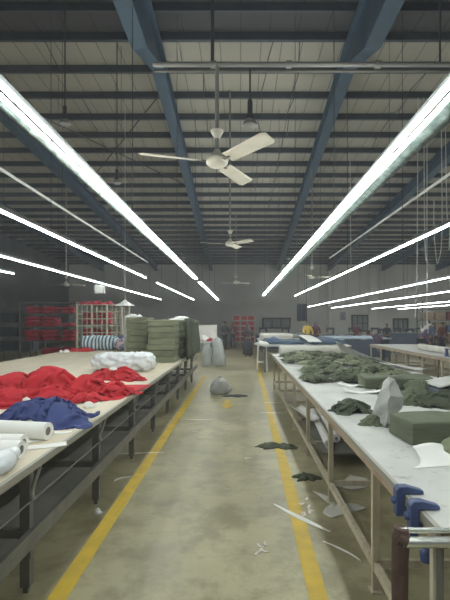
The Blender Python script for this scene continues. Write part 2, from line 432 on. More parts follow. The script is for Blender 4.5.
# windows on the back wall
def window(n, u0, u1, v0, v1, nm, mull=1, hbar=1):
    a, b = D(u0,v0,YB-.03), D(u1,v1,YB-.03)
    w, h = b.x-a.x, a.z-b.z; cx, cz = (a.x+b.x)/2, (a.z+b.z)/2
    o = struct('window_%d'%n, MB().box((cx,YB-.02,cz),(w,.04,h)), M['glass'], (cx,YB-.02,b.z))
    f = MB()
    for s in (-1,1):
        f.box((cx+s*w/2,YB-.05,cz),(.12,.10,h+.12)); f.box((cx,YB-.05,cz+s*h/2),(w+.12,.10,.12))
    for i in range(mull): f.box((a.x+w*(i+1)/(mull+1),YB-.05,cz),(.08,.08,h))
    for i in range(hbar): f.box((cx,YB-.05,b.z+h*(i+1)/(hbar+1)),(w,.08,.06))
    f.build('window_frame', M['frame_d'], o); return o
window(1, 263,290,318.5,328, 1, 2, 0)
window(2, 352,368,315.5,331, 2, 2, 1)
window(3, 393.5,407.5,319,331, 3, 2, 0)
nb0, nb1 = D(341,312,YB-.04), D(345,320,YB-.04)
single('notice_board', MB().box(((nb0.x+nb1.x)/2,YB-.024,(nb0.z+nb1.z)/2),(.42,.05,.66)), M['machine'], ((nb0.x+nb1.x)/2,YB-.03,nb1.z),
       'small grey notice board high on the back wall', 'notice board', smooth=False)

# ------------------------------------------------------------------ strip lights
def light_row(x, z, y0, y1, label, double=True, foil=0, mat_t=None, hang=3.6, seg=1.22):
    t = thing('strip_light', (x,(y0+y1)/2,z), label, 'strip light', 'fluorescent strip lights hung in long rows')
    L = y1-y0; ym = (y0+y1)/2
    w = .09 if double else .05
    MB().box((x,ym,z+.045),(.036 if double else .03,L,.045)).build('housing', M['reflector'], t)
    if foil:
        mb = MB(); n = int(L/.2); fw = .125 if foil > 0 else .06
        def fn(a, b):
            yy = y0+L*a
            return (x+foil*(w/2+.004+fw*b), yy, z+.03-.03*b+.012*math.sin(b*3)+.012*noise.noise(Vector((yy*4,b*3,0))))
        mb.sheet(fn, n, 4, .003).build('foil_wing', M['foil'], t, smooth=2)
    n = max(1, round(L/seg)); s = L/n
    for i in range(n):
        for dx in ((-.033,.033) if double else (0,)):
            MB().tube([(x+dx,y0+s*i+.025,z),(x+dx,y0+s*(i+1)-.025,z)], .0125, 8).build('tube', mat_t or M['tube'], t, smooth=True)
    yy = y0+.9
    while yy < y1:
        if yy > .5: MB().tube([(x,yy,z+.08),(x,yy,roofz(yy))], .005, 4).build('hanger_wire', M['rod'], t)
        yy += hang
    return t
ZL = EYE+1.2
light_row(-1.245, ZL, -3.0, 12.5, 'long bright twin-tube strip light above the left cutting table edge, nearest on the left', foil=-1)
light_row(-1.245, ZL, 13.6, 25.0, 'strip light continuing the row above the left table edge, beyond the gap', mat_t=M['tubew'])
light_row(1.09, ZL, -3.0, 20.5, 'long bright twin-tube strip light with foil wing above the right cutting table', foil=1)
light_row(-2.62, ZL, -2.0, 12.3, 'strip light over the middle of the left cutting table', double=False)
light_row(-2.62, ZL, 13.8, 25.0, 'strip light over the green stacks, farther half of the middle left row', double=False, mat_t=M['tubew'])
light_row(-4.42, ZL, -1.0, 24.5, 'long strip light crossing above the wire cage, white box hung below it', double=False)
light_row(-5.75, ZL, -1.0, 11.2, 'short strip light end at the far left photo edge', double=False)
light_row(2.62, ZL, -1.0, 21.0, 'strip light ending beside the hanging navy cloth on the right', double=False)
light_row(5.1, EYE+1.06, 2.0, 33.0, 'strip light over the second right-hand table row', double=False, mat_t=M['tubew'])
light_row(6.95, EYE+.98, 3.0, 33.5, 'strip light just below and right of the second table row light', double=False, mat_t=M['tubew'])
light_row(10.2, EYE+.95, 5.0, 34.0, 'strip light in the far right sewing area, upper of the lowest two', double=False, mat_t=M['tubew'])
light_row(12.2, EYE+.92, 5.0, 34.0, 'strip light in the far right sewing area, lowest of all rows', double=False, mat_t=M['tubew'])
# unlit conduits
for x, y0, y1, lab in ((-3.15,4.0,15,'thin pale cable conduit hung above the left cutting table, unlit'),(2.85,4.6,14,'thin pale cable conduit hung high on the right, unlit')):
    t = thing('cable_conduit', (x,(y0+y1)/2,EYE+2.0), lab, 'conduit', 'thin overhead conduits')
    MB().box((x,(y0+y1)/2,EYE+2.0),(.03,y1-y0,.03)).build('conduit_bar', M['white_metal'], t)
    yy = y0+.5
    while yy < y1: MB().tube([(x,yy,EYE+2.0),(x,yy,roofz(yy))], .004, 4).build('hanger_wire', M['rod'], t); yy += 3.3
# cross pipe that carries the fan
pz, py = D(217,64.5,4.95).z, 4.95
t = thing('overhead_pipe', (1.0,py,pz), 'grey steel pipe running crosswise under the roof and carrying the near fan', 'pipe')
MB().tube([(-.98,py,pz),(6.5,py,pz)], .028, 10).build('pipe_run', M['pipe'], t, smooth=True)
MB().tube([(-.98,py+.07,pz-.035),(6.5,py+.07,pz-.035)], .016, 8).build('conduit_run', M['steel_grey'], t, smooth=True)
mb = MB()
for x in (-.3,.55,1.55,3.4,5.3): mb.tube([(x-.03,py,pz),(x+.03,py,pz)], .042, 10)
mb.build('coupling', M['pipe'], t)
for x in (-.31,2.25): MB().tube([(x,py,pz),(x,py,roofz(py)-(.05 if x<0 else .7))], .02 if x < 0 else .012, 8).build('hanger_rod', M['rod'], t)

# ------------------------------------------------------------------ ceiling fans
def fan(hub, top, angs, span, label):
    t = thing('ceiling_fan', hub, label, 'ceiling fan', 'three-bladed ceiling fans over the aisle')
    h = Vector(hub)
    MB().tube([h+Vector((0,0,.06)),h+Vector((0,0,top-h.z))], .024, 10).build('down_rod', M['pipe'], t, smooth=True)
    MB().lathe(h, [(.03,.26),(.07,.33),(.075,.35),(.03,.36)], 20).build('canopy', M['fan'], t, smooth=True)
    MB().lathe(h, [(.03,-.055),(.085,-.05),(.12,-.02),(.13,.02),(.11,.055),(.06,.075),(.035,.13),(.03,.14)], 28).build('motor', M['fan'], t, smooth=True)
    for a in angs:
        m = Matrix.Rotation(R(a),3,'Z')
        mb = MB()
        def fn(s, b):
            r = .19 + (span-.19)*s; w = .075 + .020*s
            if s > .93: w *= 1-.35*((s-.93)/.07)**2
            return h + m @ Vector((r, w*(2*b-1), .004 + .045*(.5-b) + .01*s))
        mb.sheet(fn, 14, 4, .006)
        bl = mb.build('blade', M['fan'], t, smooth=2)
        mb = MB(); mb.box(h + m @ Vector((.15,0,-.002)),(.16,.04,.008), rz=R(a)); mb.build('blade_iron', M['fan_dark'], bl)
    return t
h1 = D(217,162,4.95)
fan(h1, pz, [195, 310, 66], .86, 'cream three-bladed ceiling fan nearest the camera, hung from the cross pipe')
h2 = D(230,244,11.4)
fan(h2, roofz(11.4), [192, 318, 72], .76, 'cream ceiling fan on a long rod behind the near one')
fan(D(236,283,22), roofz(22), [170, 20, 280], .7, 'small distant ceiling fan seen deep in the aisle')
fan(D(312,277,15), roofz(15), [10, 130, 250], .7, 'distant ceiling fan to the right of the right strip light')
fan(D(66,285,17), roofz(17), [30, 150, 270], .7, 'distant ceiling fan in the dim left side above the red rack')
# small bell-shaped lamps on drop rods
def bell(p, top, lab):
    t = thing('bell_lamp', p, lab, 'hanging lamp', 'small unlit bell lamps under the roof'); p = Vector(p)
    MB().tube([p+Vector((0,0,.12)),(p.x,p.y,top)], .011, 6).build('drop_rod', M['rod'], t)
    MB().lathe(p, [(.02,.30),(.03,.28),(.03,.13),(.05,.10),(.05,.06)], 14).build('lamp_holder', M['rod'], t, smooth=True)
    MB().lathe(p, [(.055,.07),(.085,.02),(.09,0),(.07,-.02),(.02,-.03)], 18).build('lamp_shade', M['pipe'], t, smooth=True)
bell(D(250,126,5.0), pz, 'small unlit bell lamp on a dark rod just right of the near fan')
bell(D(65,124,7.2), roofz(7.2)-.155, 'small unlit bell lamp under the roof above the bright left strip light')
bell(D(117,183,9.5), roofz(9.5), 'small unlit bell lamp left of the blue beam, above the left strip light')
# white conical shade over the green stacks and box on the far-left strip
p = D(125,306,11.6)
t = thing('pendant_shade', p, 'white conical pendant shade on a thin wire above the green stacks', 'pendant lamp')
MB().tube([p+Vector((0,0,.1)),(p.x,p.y,roofz(p.y))], .006, 5).build('cord', M['hose'], t)
MB().lathe(p, [(.26,0),(.25,.015),(.05,.13),(.03,.16),(.012,.17)], 24).build('lamp_shade', M['shade'], t, smooth=True)
p = D(100,293.5,13.8)
t = thing('white_box', p, 'small white box hanging below the long left strip light', 'box')
MB().box((p.x,p.y,p.z+.13),(.28,.16,.25)).build('casing', M['white_metal'], t)
MB().tube([(p.x,p.y,p.z+.255),(p.x,p.y,ZL)], .006, 5).build('hanger_wire', M['rod'], t)

# ------------------------------------------------------------------ cutting tables
ZT = .83
def left_table():
    x0, x1, y0, y1 = -4.8, -1.19, .6, 13.0
    t = thing('cutting_table', ((x0+x1)/2,(y0+y1)/2,0), 'long pale-topped cutting table on dark steel legs left of the aisle', 'table')
    MB().box(((x0+x1)/2,(y0+y1)/2,ZT-.0125),(x1-x0-.02,y1-y0,.025)).build('tabletop', M['lt_top'], t)
    e = MB().box((x1-.006,(y0+y1)/2,ZT-.015),(.024,y1-y0,.034)).box((x1-.03,(y0+y1)/2,ZT-.05),(.02,y1-y0,.02))
    e.build('edge_strip', M['lt_edge'], t)
    ys = [1.38+1.3*i for i in range(9)]
    for i, yy in enumerate(ys):
        for x in (-1.3,-3.0,-4.65):
            mb = MB().box((x,yy,.42),(.06,.05,.76)).box((x,yy,.02),(.03,.03,.04))
            if x == -1.3:
                mb.box((x,yy,.30),(.075,.06,.16))
            mb.build('leg', M['steel_dark'], t)
    for x in (-1.3,-4.65):
        MB().box((x+.045,(y0+y1)/2,.345),(.035,y1-y0-.4,.10)).box((x+.03,(y0+y1)/2,.30),(.06,y1-y0-.4,.015)).build('lower_rail', M['steel_grey'], t)
        MB().box((x,(y0+y1)/2,ZT-.06),(.05,y1-y0-.2,.07)).build('top_rail', M['steel_dark'], t)
    MB().tube([(-1.27,y0,.555),(-1.27,y1,.555)], .006, 6).build('tie_rod', M['steel_grey'], t)
    for yy in ys:
        MB().box((-2.97,yy,.36),(3.3,.04,.05)).build('cross_rail', M['steel_dark'], t)
        MB().box((-2.97,yy,ZT-.06),(3.3,.04,.06)).build('cross_rail', M['steel_dark'], t)
        MB().tube([(-1.3,yy+.14,ZT-.07),(-1.28,yy+.01,ZT-.24)], .012, 6).tube([(-1.22,yy,ZT-.06),(-1.27,yy,ZT-.22),(-1.26,yy,ZT-.27)], .014, 6).build('bracket', M['pipe'], t)
    MB().box((-3.02,(y0+y1)/2,.20),(3.2,y1-y0-.8,.02)).build('lower_shelf', M['shelf_board'], t)
left_table()
def right_table(x0, x1, y0, y1, ys, label, cross=True):
    t = thing('cutting_table', ((x0+x1)/2,(y0+y1)/2,0), label, 'table', None)
    MB().box(((x0+x1)/2,(y0+y1)/2,ZT-.0125),(x1-x0-.01,y1-y0,.025)).build('tabletop', M['rt_top'], t)
    MB().box((x0+.008,(y0+y1)/2,ZT-.018),(.022,y1-y0,.038)).build('edge_strip', M['lt_edge'], t)
    MB().box((x0+.03,(y0+y1)/2,ZT-.062),(.035,y1-y0,.05)).box((x1-.03,(y0+y1)/2,ZT-.05),(.035,y1-y0,.05)).build('apron', M['wood_edge'], t)
    for yy in ys:
        for x in (x0+.05,(x0+x1)/2,x1-.06):
            MB().box((x,yy-.012,.40),(.042,.006,.80)).box((x-.018,yy+.008,.40),(.006,.04,.80)).box((x,yy,.005),(.07,.07,.01)).build('leg', M['wood_leg'], t)
        if cross: MB().box(((x0+x1)/2,yy,.17),(x1-x0-.1,.03,.045)).build('cross_rail', M['wood_leg'], t)
    for x in (x0+.05,x1-.06):
        MB().box((x,(ys[0]+ys[-1])/2,.155),(.035,ys[-1]-ys[0]+.1,.05)).build('lower_rail', M['wood_leg'], t)
right_table(.78, 2.85, 1.75, 11.0, [1.85]+[2.69+1.33*i for i in range(7)], 'long white-topped cutting table with olive cloth on beige legs right of the aisle')
right_table(4.6, 6.5, 5.5, 15.6, [5.7+1.1*i for i in range(10)], 'second white cutting table farther right, with a long pale roll on it')

# ------------------------------------------------------------------ things on the left table
def cloth(name, c, rx, ry, h, m, label, cat='cloth', group=None, rz=0, seed=0, **kw):
    return single(name, MB().crumple(c, rx, ry, h, rz, seed, **kw), m, c, label, cat, group, smooth=2)
# red garment heap
REDG = 'red garments heaped on the left table'
reds = [(-2.72,4.45,.62,.55,.16,.3,'crumpled red garment at the left end of the red heap'),
        (-2.28,4.42,.55,.50,.11,1.2,'crumpled red garment left of the white scrap in the red heap'),
        (-2.55,4.95,.60,.52,.23,2.0,'red garment rising at the back left of the red heap'),
        (-2.12,4.85,.66,.58,.30,.6,'tall crumpled red garment at the peak of the red heap'),
        (-1.92,4.50,.52,.45,.13,2.6,'crumpled red garment right behind the navy heap'),
        (-1.72,4.86,.58,.52,.19,.1,'red garment in the right middle of the red heap'),
        (-1.42,4.90,.50,.46,.11,1.0,'red garment reaching the table edge at the right end of the red heap'),
        (-1.56,4.52,.36,.34,.07,.4,'small red garment overlapping the table edge beside the navy heap')]
for i,(x,yy,lx,ly,h,rz,lab) in enumerate(reds):
    sheet_cloth('red_garment', (x,yy,ZT), lx*1.7, ly*1.7, .60, h, M['red'], lab, 'garment', REDG, rz, 11+i, amp=.045)
def flatred(a,b):
    x = -1.75+.57*a; yy = 5.12+.5*b
    return (x+.05*b, yy, ZT+.008+.006*noise.noise(Vector((x*5,yy*5,0))))
single('red_cloth', MB().sheet(flatred, 10, 8, .006), M['red'], (-1.45,5.4,ZT), 'flat red cloth lying behind the red heap at the table edge', 'cloth', smooth=2)
for (u,v,r,h,lab) in ((29,402,.075,.10,'white scrap tucked between the red heap and the navy heap'),(12,392,.075,.05,'white cloth scrap on the left of the red heap'),
                  (89,405,.05,.07,'white label scrap at the right of the red heap'),(16,377,.07,.02,'white scrap lying behind the left of the red heap')):
    q = P(u,v+3,ZT)
    cloth('white_scrap', (q.x,q.y,ZT+.005), r, r*.9, h, M['paper'], lab, 'scrap', 'white scraps on the left table', seed=int(u), nr=8, na=28, freq=9)
for i,(x,yy,lx,ly,h,lab) in enumerate([(-1.95,6.35,.44,.58,.10,'red garment at the left of the small red pile before the wrapped bundle'),(-1.65,6.30,.46,.60,.12,'red garment in the middle of the small red pile before the wrapped bundle'),(-1.48,6.12,.30,.40,.05,'red garment at the right tip of the small red pile')]):
    sheet_cloth('red_garment', (x,yy,ZT), lx*1.6, ly*1.6, .62, h, M['red'], lab, 'garment', 'red garments in the small pile', .4*i, 31+i, amp=.04)
q = P(114,371,ZT)
cloth('white_scrap', (-1.78,6.2,ZT+.13), .05, .05, .05, M['paper'], 'white scrap on top of the small red pile', 'scrap', seed=4, nr=6, na=24)
# wrapped bundle
mb = MB().soft((-1.93,7.35,ZT),(.98,.62,.28), R(4), .13, 34, 3, .045, 15)
single('wrapped_bundle', mb, M['plastic'], (-1.93,7.35,ZT), 'bundle wrapped in crinkled clear plastic on the left table before the green stacks', 'bundle', smooth=2)
# navy heap
sheet_cloth('navy_garment', (-1.60,3.56,ZT), 1.22, .84, .62, .17, M['navy'], 'navy blue crumpled garment heaped at the table edge before the red heap', 'garment', None, .12, 51, n=48, amp=.028, power=2.2, wl=7)
cloth('blue_cloth', (-1.78,3.12,ZT), .16, .12, .09, M['blue'], 'bright blue cloth at the left photo edge behind the paper rolls', 'cloth', None, .2, 52, nr=8, na=30)
def roll(name, p0, p1, r, label, group=None, m=None, cr=.45, cat='paper roll'):
    p0, p1 = Vector(p0), Vector(p1); d = (p1-p0).normalized()
    t = thing(name, (p0+p1)/2-Vector((0,0,r)), label, cat, group)
    n = 22; mb = MB(); a = d.cross(Vector((0,0,1))).normalized(); b = a.cross(d)
    vs = []; ring = [(p0,r*cr),(p0,r),(p1,r),(p1,r*cr)]
    for (p,rr) in ring:
        for k in range(n):
            w = 2*math.pi*k/n; vs.append(p+(a*math.cos(w)+b*math.sin(w))*rr)
    fs = [[i*n+k,i*n+(k+1)%n,((i+1)%4)*n+(k+1)%n,((i+1)%4)*n+k] for i in range(4) for k in range(n)]
    mb.add(vs,fs).build('wound_sheet', m or M['paper'], t, smooth=True)
    MB().tube([p0+d*.004,p1-d*.004], r*cr*1.02, 14).build('core', M['core'], t, smooth=True)
    return t
PR = 'white paper rolls at the near left of the table'
roll('paper_roll', (-1.70,3.10,ZT+.062), (-1.32,3.03,ZT+.062), .060, 'white paper roll lying in front of the navy heap', PR, cr=.5)
roll('paper_roll', (-1.95,2.78,ZT+.058), (-1.345,2.74,ZT+.058), .057, 'white paper roll with open end, farther of the pair at the left photo edge', PR, cr=.5)
roll('paper_roll', (-1.95,2.655,ZT+.055), (-1.30,2.62,ZT+.055), .053, 'white paper roll with open end, nearer of the pair at the left photo edge', PR, cr=.5)
single('plastic_bag', MB().soft((-1.48,2.36,ZT),(.50,.32,.115), .1, .055, 16, 8, .03, 9), M['plastic'], (-1.48,2.36,ZT), 'crumpled white plastic bag lying in front of the paper rolls', 'bag', smooth=2)
def paper(name, c, lx, ly, rz, label, m=None, curl=.0, seed=0, group=None, cat='paper', taper=0, bow=0.0, th=.002):
    ca, sa = math.cos(rz), math.sin(rz); c = Vector(c)
    def fn(a,b):
        w = ly*(1-taper*abs(2*a-1)**1.5)
        x = lx*(a-.5); yy = w*(b-.5) + bow*(1-(2*a-1)**2)
        z = th+.001+curl*((2*a-1)**2*.7 + .3*abs(noise.noise(Vector((x*6,yy*6,seed))))) 
        return (c.x+ca*x-sa*yy, c.y+sa*x+ca*yy, c.z+z)
    return single(name, MB().sheet(fn, 14, 5, th), m or M['paper'], c, label, cat, group, smooth=2)
for (u,v,lx,ly,rz,lab) in ((42,447,.30,.10,.4,'flat white paper offcut at the table edge before the navy heap'),(63,433,.12,.06,.2,'small white paper offcut beside the end of the paper roll'),
                       (35,440,.20,.12,.9,'pale paper sheet lying between the paper rolls and the table edge'),(7,415,.16,.12,.1,'white paper sheet left of the navy heap')):
    paper('paper_offcut', P(u,v,ZT), lx, ly, rz, lab, None, .008, int(u), 'paper offcuts on the left table')
paper('paper_tag', P(95,404,ZT), .10,.05,.6,'small white tag at the table edge beside the red heap', None,.01,5)
# far end of the left table
paper_q = P(83,350,ZT)
single('red_cloth', MB().crumple((-4.35,12.0,ZT),.42,.25,.10,0,61), M['red'], (-4.35,12.0,ZT), 'low red cloth pile at the far left end of the table, below the wire cage', 'cloth', smooth=2)
cloth('white_scrap', (-4.55,11.4,ZT), .14,.10,.10, M['paper'], 'white scrap at the far left corner of the left table', 'scrap', seed=62)
single('striped_bundle', MB().soft((-3.95,12.45,ZT),(1.0,.6,.40), .05, .15, 14, 5, .05, 5), M['stripe'], (-3.95,12.45,ZT), 'bundle of blue and white striped cloth below the wire cage', 'bundle', smooth=2)
single('floral_bundle', MB().soft((-3.15,12.3,ZT),(.62,.5,.34), 0, .13, 12, 6, .05, 5), M['floral'], (-3.15,12.3,ZT), 'bundle of flowered cloth between the striped bundle and the green stacks', 'bundle', smooth=2)
cloth('blue_cloth', (-3.15,12.55,ZT+.33), .28,.2,.2, M['c_blue'], 'blue cloth lying on the flowered bundle', 'cloth', seed=66)
# green stacks: every bundle its own thing
ORD = ['lowest','second','third','fourth','fifth','sixth','seventh','eighth','ninth','topmost']
def stack(x, yy, w, d, n, h, where, seed, m='olive_s'):
    random.seed(seed); z = ZT
    for i in range(n):
        hh = h*random.uniform(.9,1.1); px = x+random.uniform(-.02,.02); pyy = yy+random.uniform(-.02,.02)
        lab = '%s olive cloth bundle in %s' % ('topmost' if i == n-1 else (ORD[i]+' from bottom' if i else 'lowest'), where)
        single('cloth_bundle', MB().soft((px,pyy,z),(w*random.uniform(.95,1.02),d*random.uniform(.94,1.0),hh-.002), random.uniform(-.015,.015), .012, 10, seed+i, .008, 6, 25), M[m if (i*7+seed)%3 else 'olive_l'], (px,pyy,z), lab, 'bundle', 'olive cloth bundles in '+where, smooth=2)
        z += hh
    return z
z1 = stack(-1.55, 9.0, .55, .72, 7, .125, 'the near stack at the left table edge', 101)
z2 = stack(-2.14, 9.5, .46, .74, 7, .132, 'the stack left of the near one', 112, 'olive_l')
z3 = stack(-1.50, 9.95, .58, .72, 7, .125, 'the second stack along the table edge', 123)
z4 = stack(-1.50, 10.85, .58, .74, 7, .123, 'the third stack along the table edge', 134)
z5 = stack(-1.50, 11.75, .58, .72, 7, .122, 'the last stack along the table edge', 145)
# dark-green pieces hanging down the aisle side of the stacks
def drape(x, y0, y1, zt, zb, label, seed):
    def fn(a,b):
        yy = y0+(y1-y0)*a; z = zt-(zt-zb)*b - .05*abs(noise.noise(Vector((a*7,seed,0))))*b
        return (x+.035*math.sin(a*22+seed)+.03*noise.noise(Vector((a*9,b*2,seed)))+.03*b, yy, z)
    mb = MB(); n1, n2 = 30, 8
    top = [Vector(fn(i/n1,j/n2)) for i in range(n1+1) for j in range(n2+1)]; W = n2+1; N = len(top)
    vs = top+[p-Vector((.008,0,0)) for p in top]; fs = []
    for i in range(n1):
        for j in range(n2):
            a = i*W+j; fs += [[a,a+1,a+W+1,a+W],[N+a,N+a+W,N+a+W+1,N+a+1]]
    rim = [i*W for i in range(n1+1)]+[n1*W+j for j in range(1,n2+1)]+[i*W+n2 for i in range(n1-1,-1,-1)]+[j for j in range(n2-1,0,-1)]
    for q in range(len(rim)):
        a,b = rim[q],rim[(q+1)%len(rim)]; fs.append([a,b,N+b,N+a])
    single('hanging_cloth', mb.add(vs,fs), M['olive_d'], (x,(y0+y1)/2,zb), label, 'cloth', 'dark green pieces hanging on the stacks', smooth=2)
drape(-1.14, 9.2, 10.3, 1.70, ZT+.02, 'dark green cloth hanging down the aisle side of the near stacks', 1)
drape(-1.14, 10.5, 11.9, 1.69, ZT+.02, 'dark green cloth hanging down the aisle side of the far stacks', 5)
for (x,yy,z,lab) in ((-1.4,9.9,z3,'white paper on top of the second edge stack'),(-1.45,10.8,z4,'white paper on top of the third edge stack'),(-2.25,9.4,z2,'white plastic piece on top of the stack left of the near one')):
    cloth('paper_piece', (x,yy,z+.012), .18,.14,.07, M['paper'], lab, 'paper', 'white pieces on the green stacks', seed=int(abs(x*yy*9)), nr=8, na=26)
# grey plastic sheet standing left of the stacks
single('plastic_sheet', MB().soft((-2.62,10.6,ZT),(.30,.5,.98), .1, .10, 12, 70, .05, 4), M['plastic_g'], (-2.62,10.6,ZT), 'tall grey plastic-covered pile left of the green stacks', 'pile', smooth=2)

# ------------------------------------------------------------------ things on the right table
OG = 'crumpled olive cut pieces heaped on the right table'
random.seed(21)
tmpl = []
for i in range(7):
    vs, fs = sim_cloth(22, random.uniform(.42,.60), random.uniform(.34,.5), .60, .05, 500+i, amp=.045, iters=70, wl=10)
    me_mats = ['olive','olive_l','olive','olive_d','olive_s','olive','olive_d']
    tmpl.append((vs, fs))
def heap(x, yy):
    a_ = max(0, 1-abs((x-1.65)/.85)**2.2)*max(0, 1-abs((yy-8.0)/2.5)**2.4)
    return .20*a_
protos = {}
for i in range(120):
    yy = 10.25-4.45*(i/119)**1.0+random.uniform(-.25,.25); yy = min(10.25,max(5.85,yy))
    xa = .92 if yy > 6.3 else 1.0; x = random.uniform(xa, 2.45 if yy < 8.2 else 2.15)
    if yy < 6.1 and x > 1.75: x -= .5
    z = ZT+heap(x,yy)*random.uniform(.45,.9)
    key = (i%7, ['olive','olive_l','olive_d','olive','olive_s'][random.randrange(5)])
    if key not in protos:
        o = single('cut_piece', MB().add(*tmpl[key[0]]), M[key[1]], (0,0,0), 'crumpled olive green cut piece in the long heap on the right table', 'cloth', OG, smooth=2); protos[key] = o
    else:
        o = protos[key].copy(); C.objects.link(o)
    k = random.uniform(.75,1.1)
    gx = (heap(x+.05,yy)-heap(x-.05,yy))/.1; gy = (heap(x,yy+.05)-heap(x,yy-.05))/.1
    o.location = (x,yy,z); o.rotation_euler = (math.atan(gy)*.8, -math.atan(gx)*.8, 0) if 0 else (0,0,random.uniform(0,6.28)); o.scale = (k,k,k)
for (u,v,lx,ly,rz,lab) in ((313,381,.16,.10,.3,'small white paper piece at the near tip of the olive heap'),(352,386,.36,.20,-.5,'white paper sheet lying before the olive heap, under the folded sheet'),(362,393,.42,.14,-.25,'white folded paper sheet between the olive heap and the dark green lump'),(341,380,.14,.08,.2,'white scrap at the right near edge of the olive heap')):
    paper('paper_sheet', P(u,v,ZT), lx, ly, rz, lab, None, .05, int(u), 'white papers on the right table')
for (u,v,r,h,m,lab) in ((352,411,.20,.15,'olive_d','dark green crumpled lump left of the grey plastic bag'),(374,424,.11,.10,'olive','small dark green crumpled piece at the foot of the grey plastic bag'),
                    (408,402,.20,.16,'olive','olive crumpled piece just right of the grey plastic bag'),(432,405,.22,.14,'olive_d','dark olive crumpled piece in front of the grey wrapped bundle'),
                    (418,393,.24,.18,'olive','olive crumpled piece behind the big green block, left of the grey wrapped bundle'),(392,392,.2,.2,'olive_d','dark olive crumpled piece behind the grey plastic bag'),(447,402,.18,.16,'olive_d','dark crumpled piece at the right photo edge behind the big green block')):
    q = P(u,v,ZT); sheet_cloth('cut_piece', (q.x,q.y,ZT), r*3.2, r*2.8, .58, h*.7, M[m], lab, 'cloth', 'loose olive pieces around the plastic bag', u*.1, u, n=32, amp=.04)
# folded green blocks
single('green_block', MB().soft((1.535,3.10,ZT),(.86,.36,.155), R(6), .016, 14, 5, .012, 7), M['olive_b'], (1.535,3.10,ZT), 'large square-edged block of olive green cloth layers at the near right', 'bundle', smooth=True)
single('green_block', MB().soft((1.93,5.45,ZT),(.85,.38,.14), R(-3), .02, 12, 6, .02, 6), M['olive_b'], (1.93,5.45,ZT), 'flat block of olive green cloth behind the grey plastic bag', 'bundle', smooth=True)
q = P(448,449,ZT)
cloth('cut_piece', (1.36,2.70,ZT), .15,.12,.15, M['olive_l'], 'pale olive rounded bundle in front of the big green block at the photo edge', 'cloth', None, .3, 77, rag=.1, flat=.6, freq=4)
# grey plastic bag standing up to a peak
def bag(c, pts, rx, ry, m, label, seed, name='plastic_bag', cat='bag', lean=(0,0)):
    mb = MB(); n = 15; vs = []; fs = []; rg = random.Random(seed); dr_ = [rg.uniform(.78,1.22) for _ in range(n)]
    for i,(s,z) in enumerate(pts):
        for k in range(n):
            w = 2*math.pi*k/n; f = dr_[(k+i//3)%n]*rg.uniform(.88,1.12)*(1+.2*noise.noise(Vector((math.cos(w)*2,math.sin(w)*2,z*5+seed)))); w += rg.uniform(-.12,.12)
            tz = z/pts[-1][1]
            vs.append((c[0]+rx*s*f*math.cos(w)+lean[0]*tz, c[1]+ry*s*f*math.sin(w)+lean[1]*tz, c[2]+z))
    for i in range(len(pts)-1):
        for k in range(n): fs.append([i*n+k,i*n+(k+1)%n,(i+1)*n+(k+1)%n,(i+1)*n+k])
    fs += [list(range(n))[::-1],[(len(pts)-1)*n+k for k in range(n)]]
    o = single(name, mb.add(vs,fs), m, c, label, cat, smooth=2); o.data.set_sharp_from_angle(angle=R(32)); return o
import bmesh
def peaked_bag():
    yb = 3.44
    out = [(388,377),(394,379),(399,388),(404,397),(402,408),(397,414),(392,418),(391,430),(381,431),(380,418),(372,413),(376,403),(380,392),(384,383)]
    mid = [D(u,v,yb+.015*((i*5)%3-1)) for i,(u,v) in enumerate(out)]
    def ridge(y_): return [D(389,385,y_+.02),D(390,396,y_),D(388,407,y_+.01),D(386,422,y_+.03)]
    fr, bk = ridge(yb-.10), ridge(yb+.11)
    near = [0,0,1,1,2,2,2,3,3,2,2,1,1,0]
    vs = mid+fr+bk; fs = []; n = len(out)
    for i in range(n):
        j = (i+1)%n; a, b = near[i], near[j]
        for base,fl in ((n,0),(n+4,1)):
            f = [[i,j,base+b]] + ([[i,base+b,base+a]] if a != b else [])
            fs += [g[::-1] for g in f] if fl else f
    bm = bmesh.new(); bv = [bm.verts.new(v) for v in vs]
    for f in fs: bm.faces.new([bv[k] for k in f])
    bmesh.ops.subdivide_edges(bm, edges=bm.edges[:], cuts=3, use_grid_fill=True, smooth=.25)
    for v in bm.verts:
        w = noise.noise_vector(v.co*16); w2 = noise.noise_vector(v.co*40)
        v.co += w*.012+w2*.004
        v.co.z = max(v.co.z, ZT+.001)
    bmesh.ops.triangulate(bm, faces=bm.faces[:])
    bm.verts.index_update()
    r = ([v.co.copy() for v in bm.verts], [[v.index for v in f.verts] for f in bm.faces]); bm.free(); return r
o = single('plastic_bag', MB().add(*peaked_bag()), M['plastic_g'], (1.15,3.44,ZT), 'grey plastic bag standing up in a peak beside the big green block', 'bag', smooth=2)
o.data.set_sharp_from_angle(angle=R(28))
# grey wrapped bundle at right edge
single('wrapped_bundle', MB().soft((2.38,4.85,ZT),(.62,.45,.10), .05,.03,10,7,.015,6), M['machine_d'], (2.38,4.85,ZT), 'dark folded bundle under the grey sheet at the right photo edge', 'bundle', smooth=True)
def gs(a,b):
    x = 2.10+.62*a; yy = 4.62+.5*b
    return (x,yy,ZT+.125+.09*math.sin(math.pi*min(1,a*1.2))*math.sin(math.pi*(.15+.8*b))+.012*noise.noise(Vector((x*8,yy*8,0))))
single('grey_sheet', MB().sheet(gs, 14, 10, .012), M['plastic_g'], (2.4,4.85,ZT+.1), 'pale grey plastic sheet humped over the dark bundle', 'sheet', smooth=2)
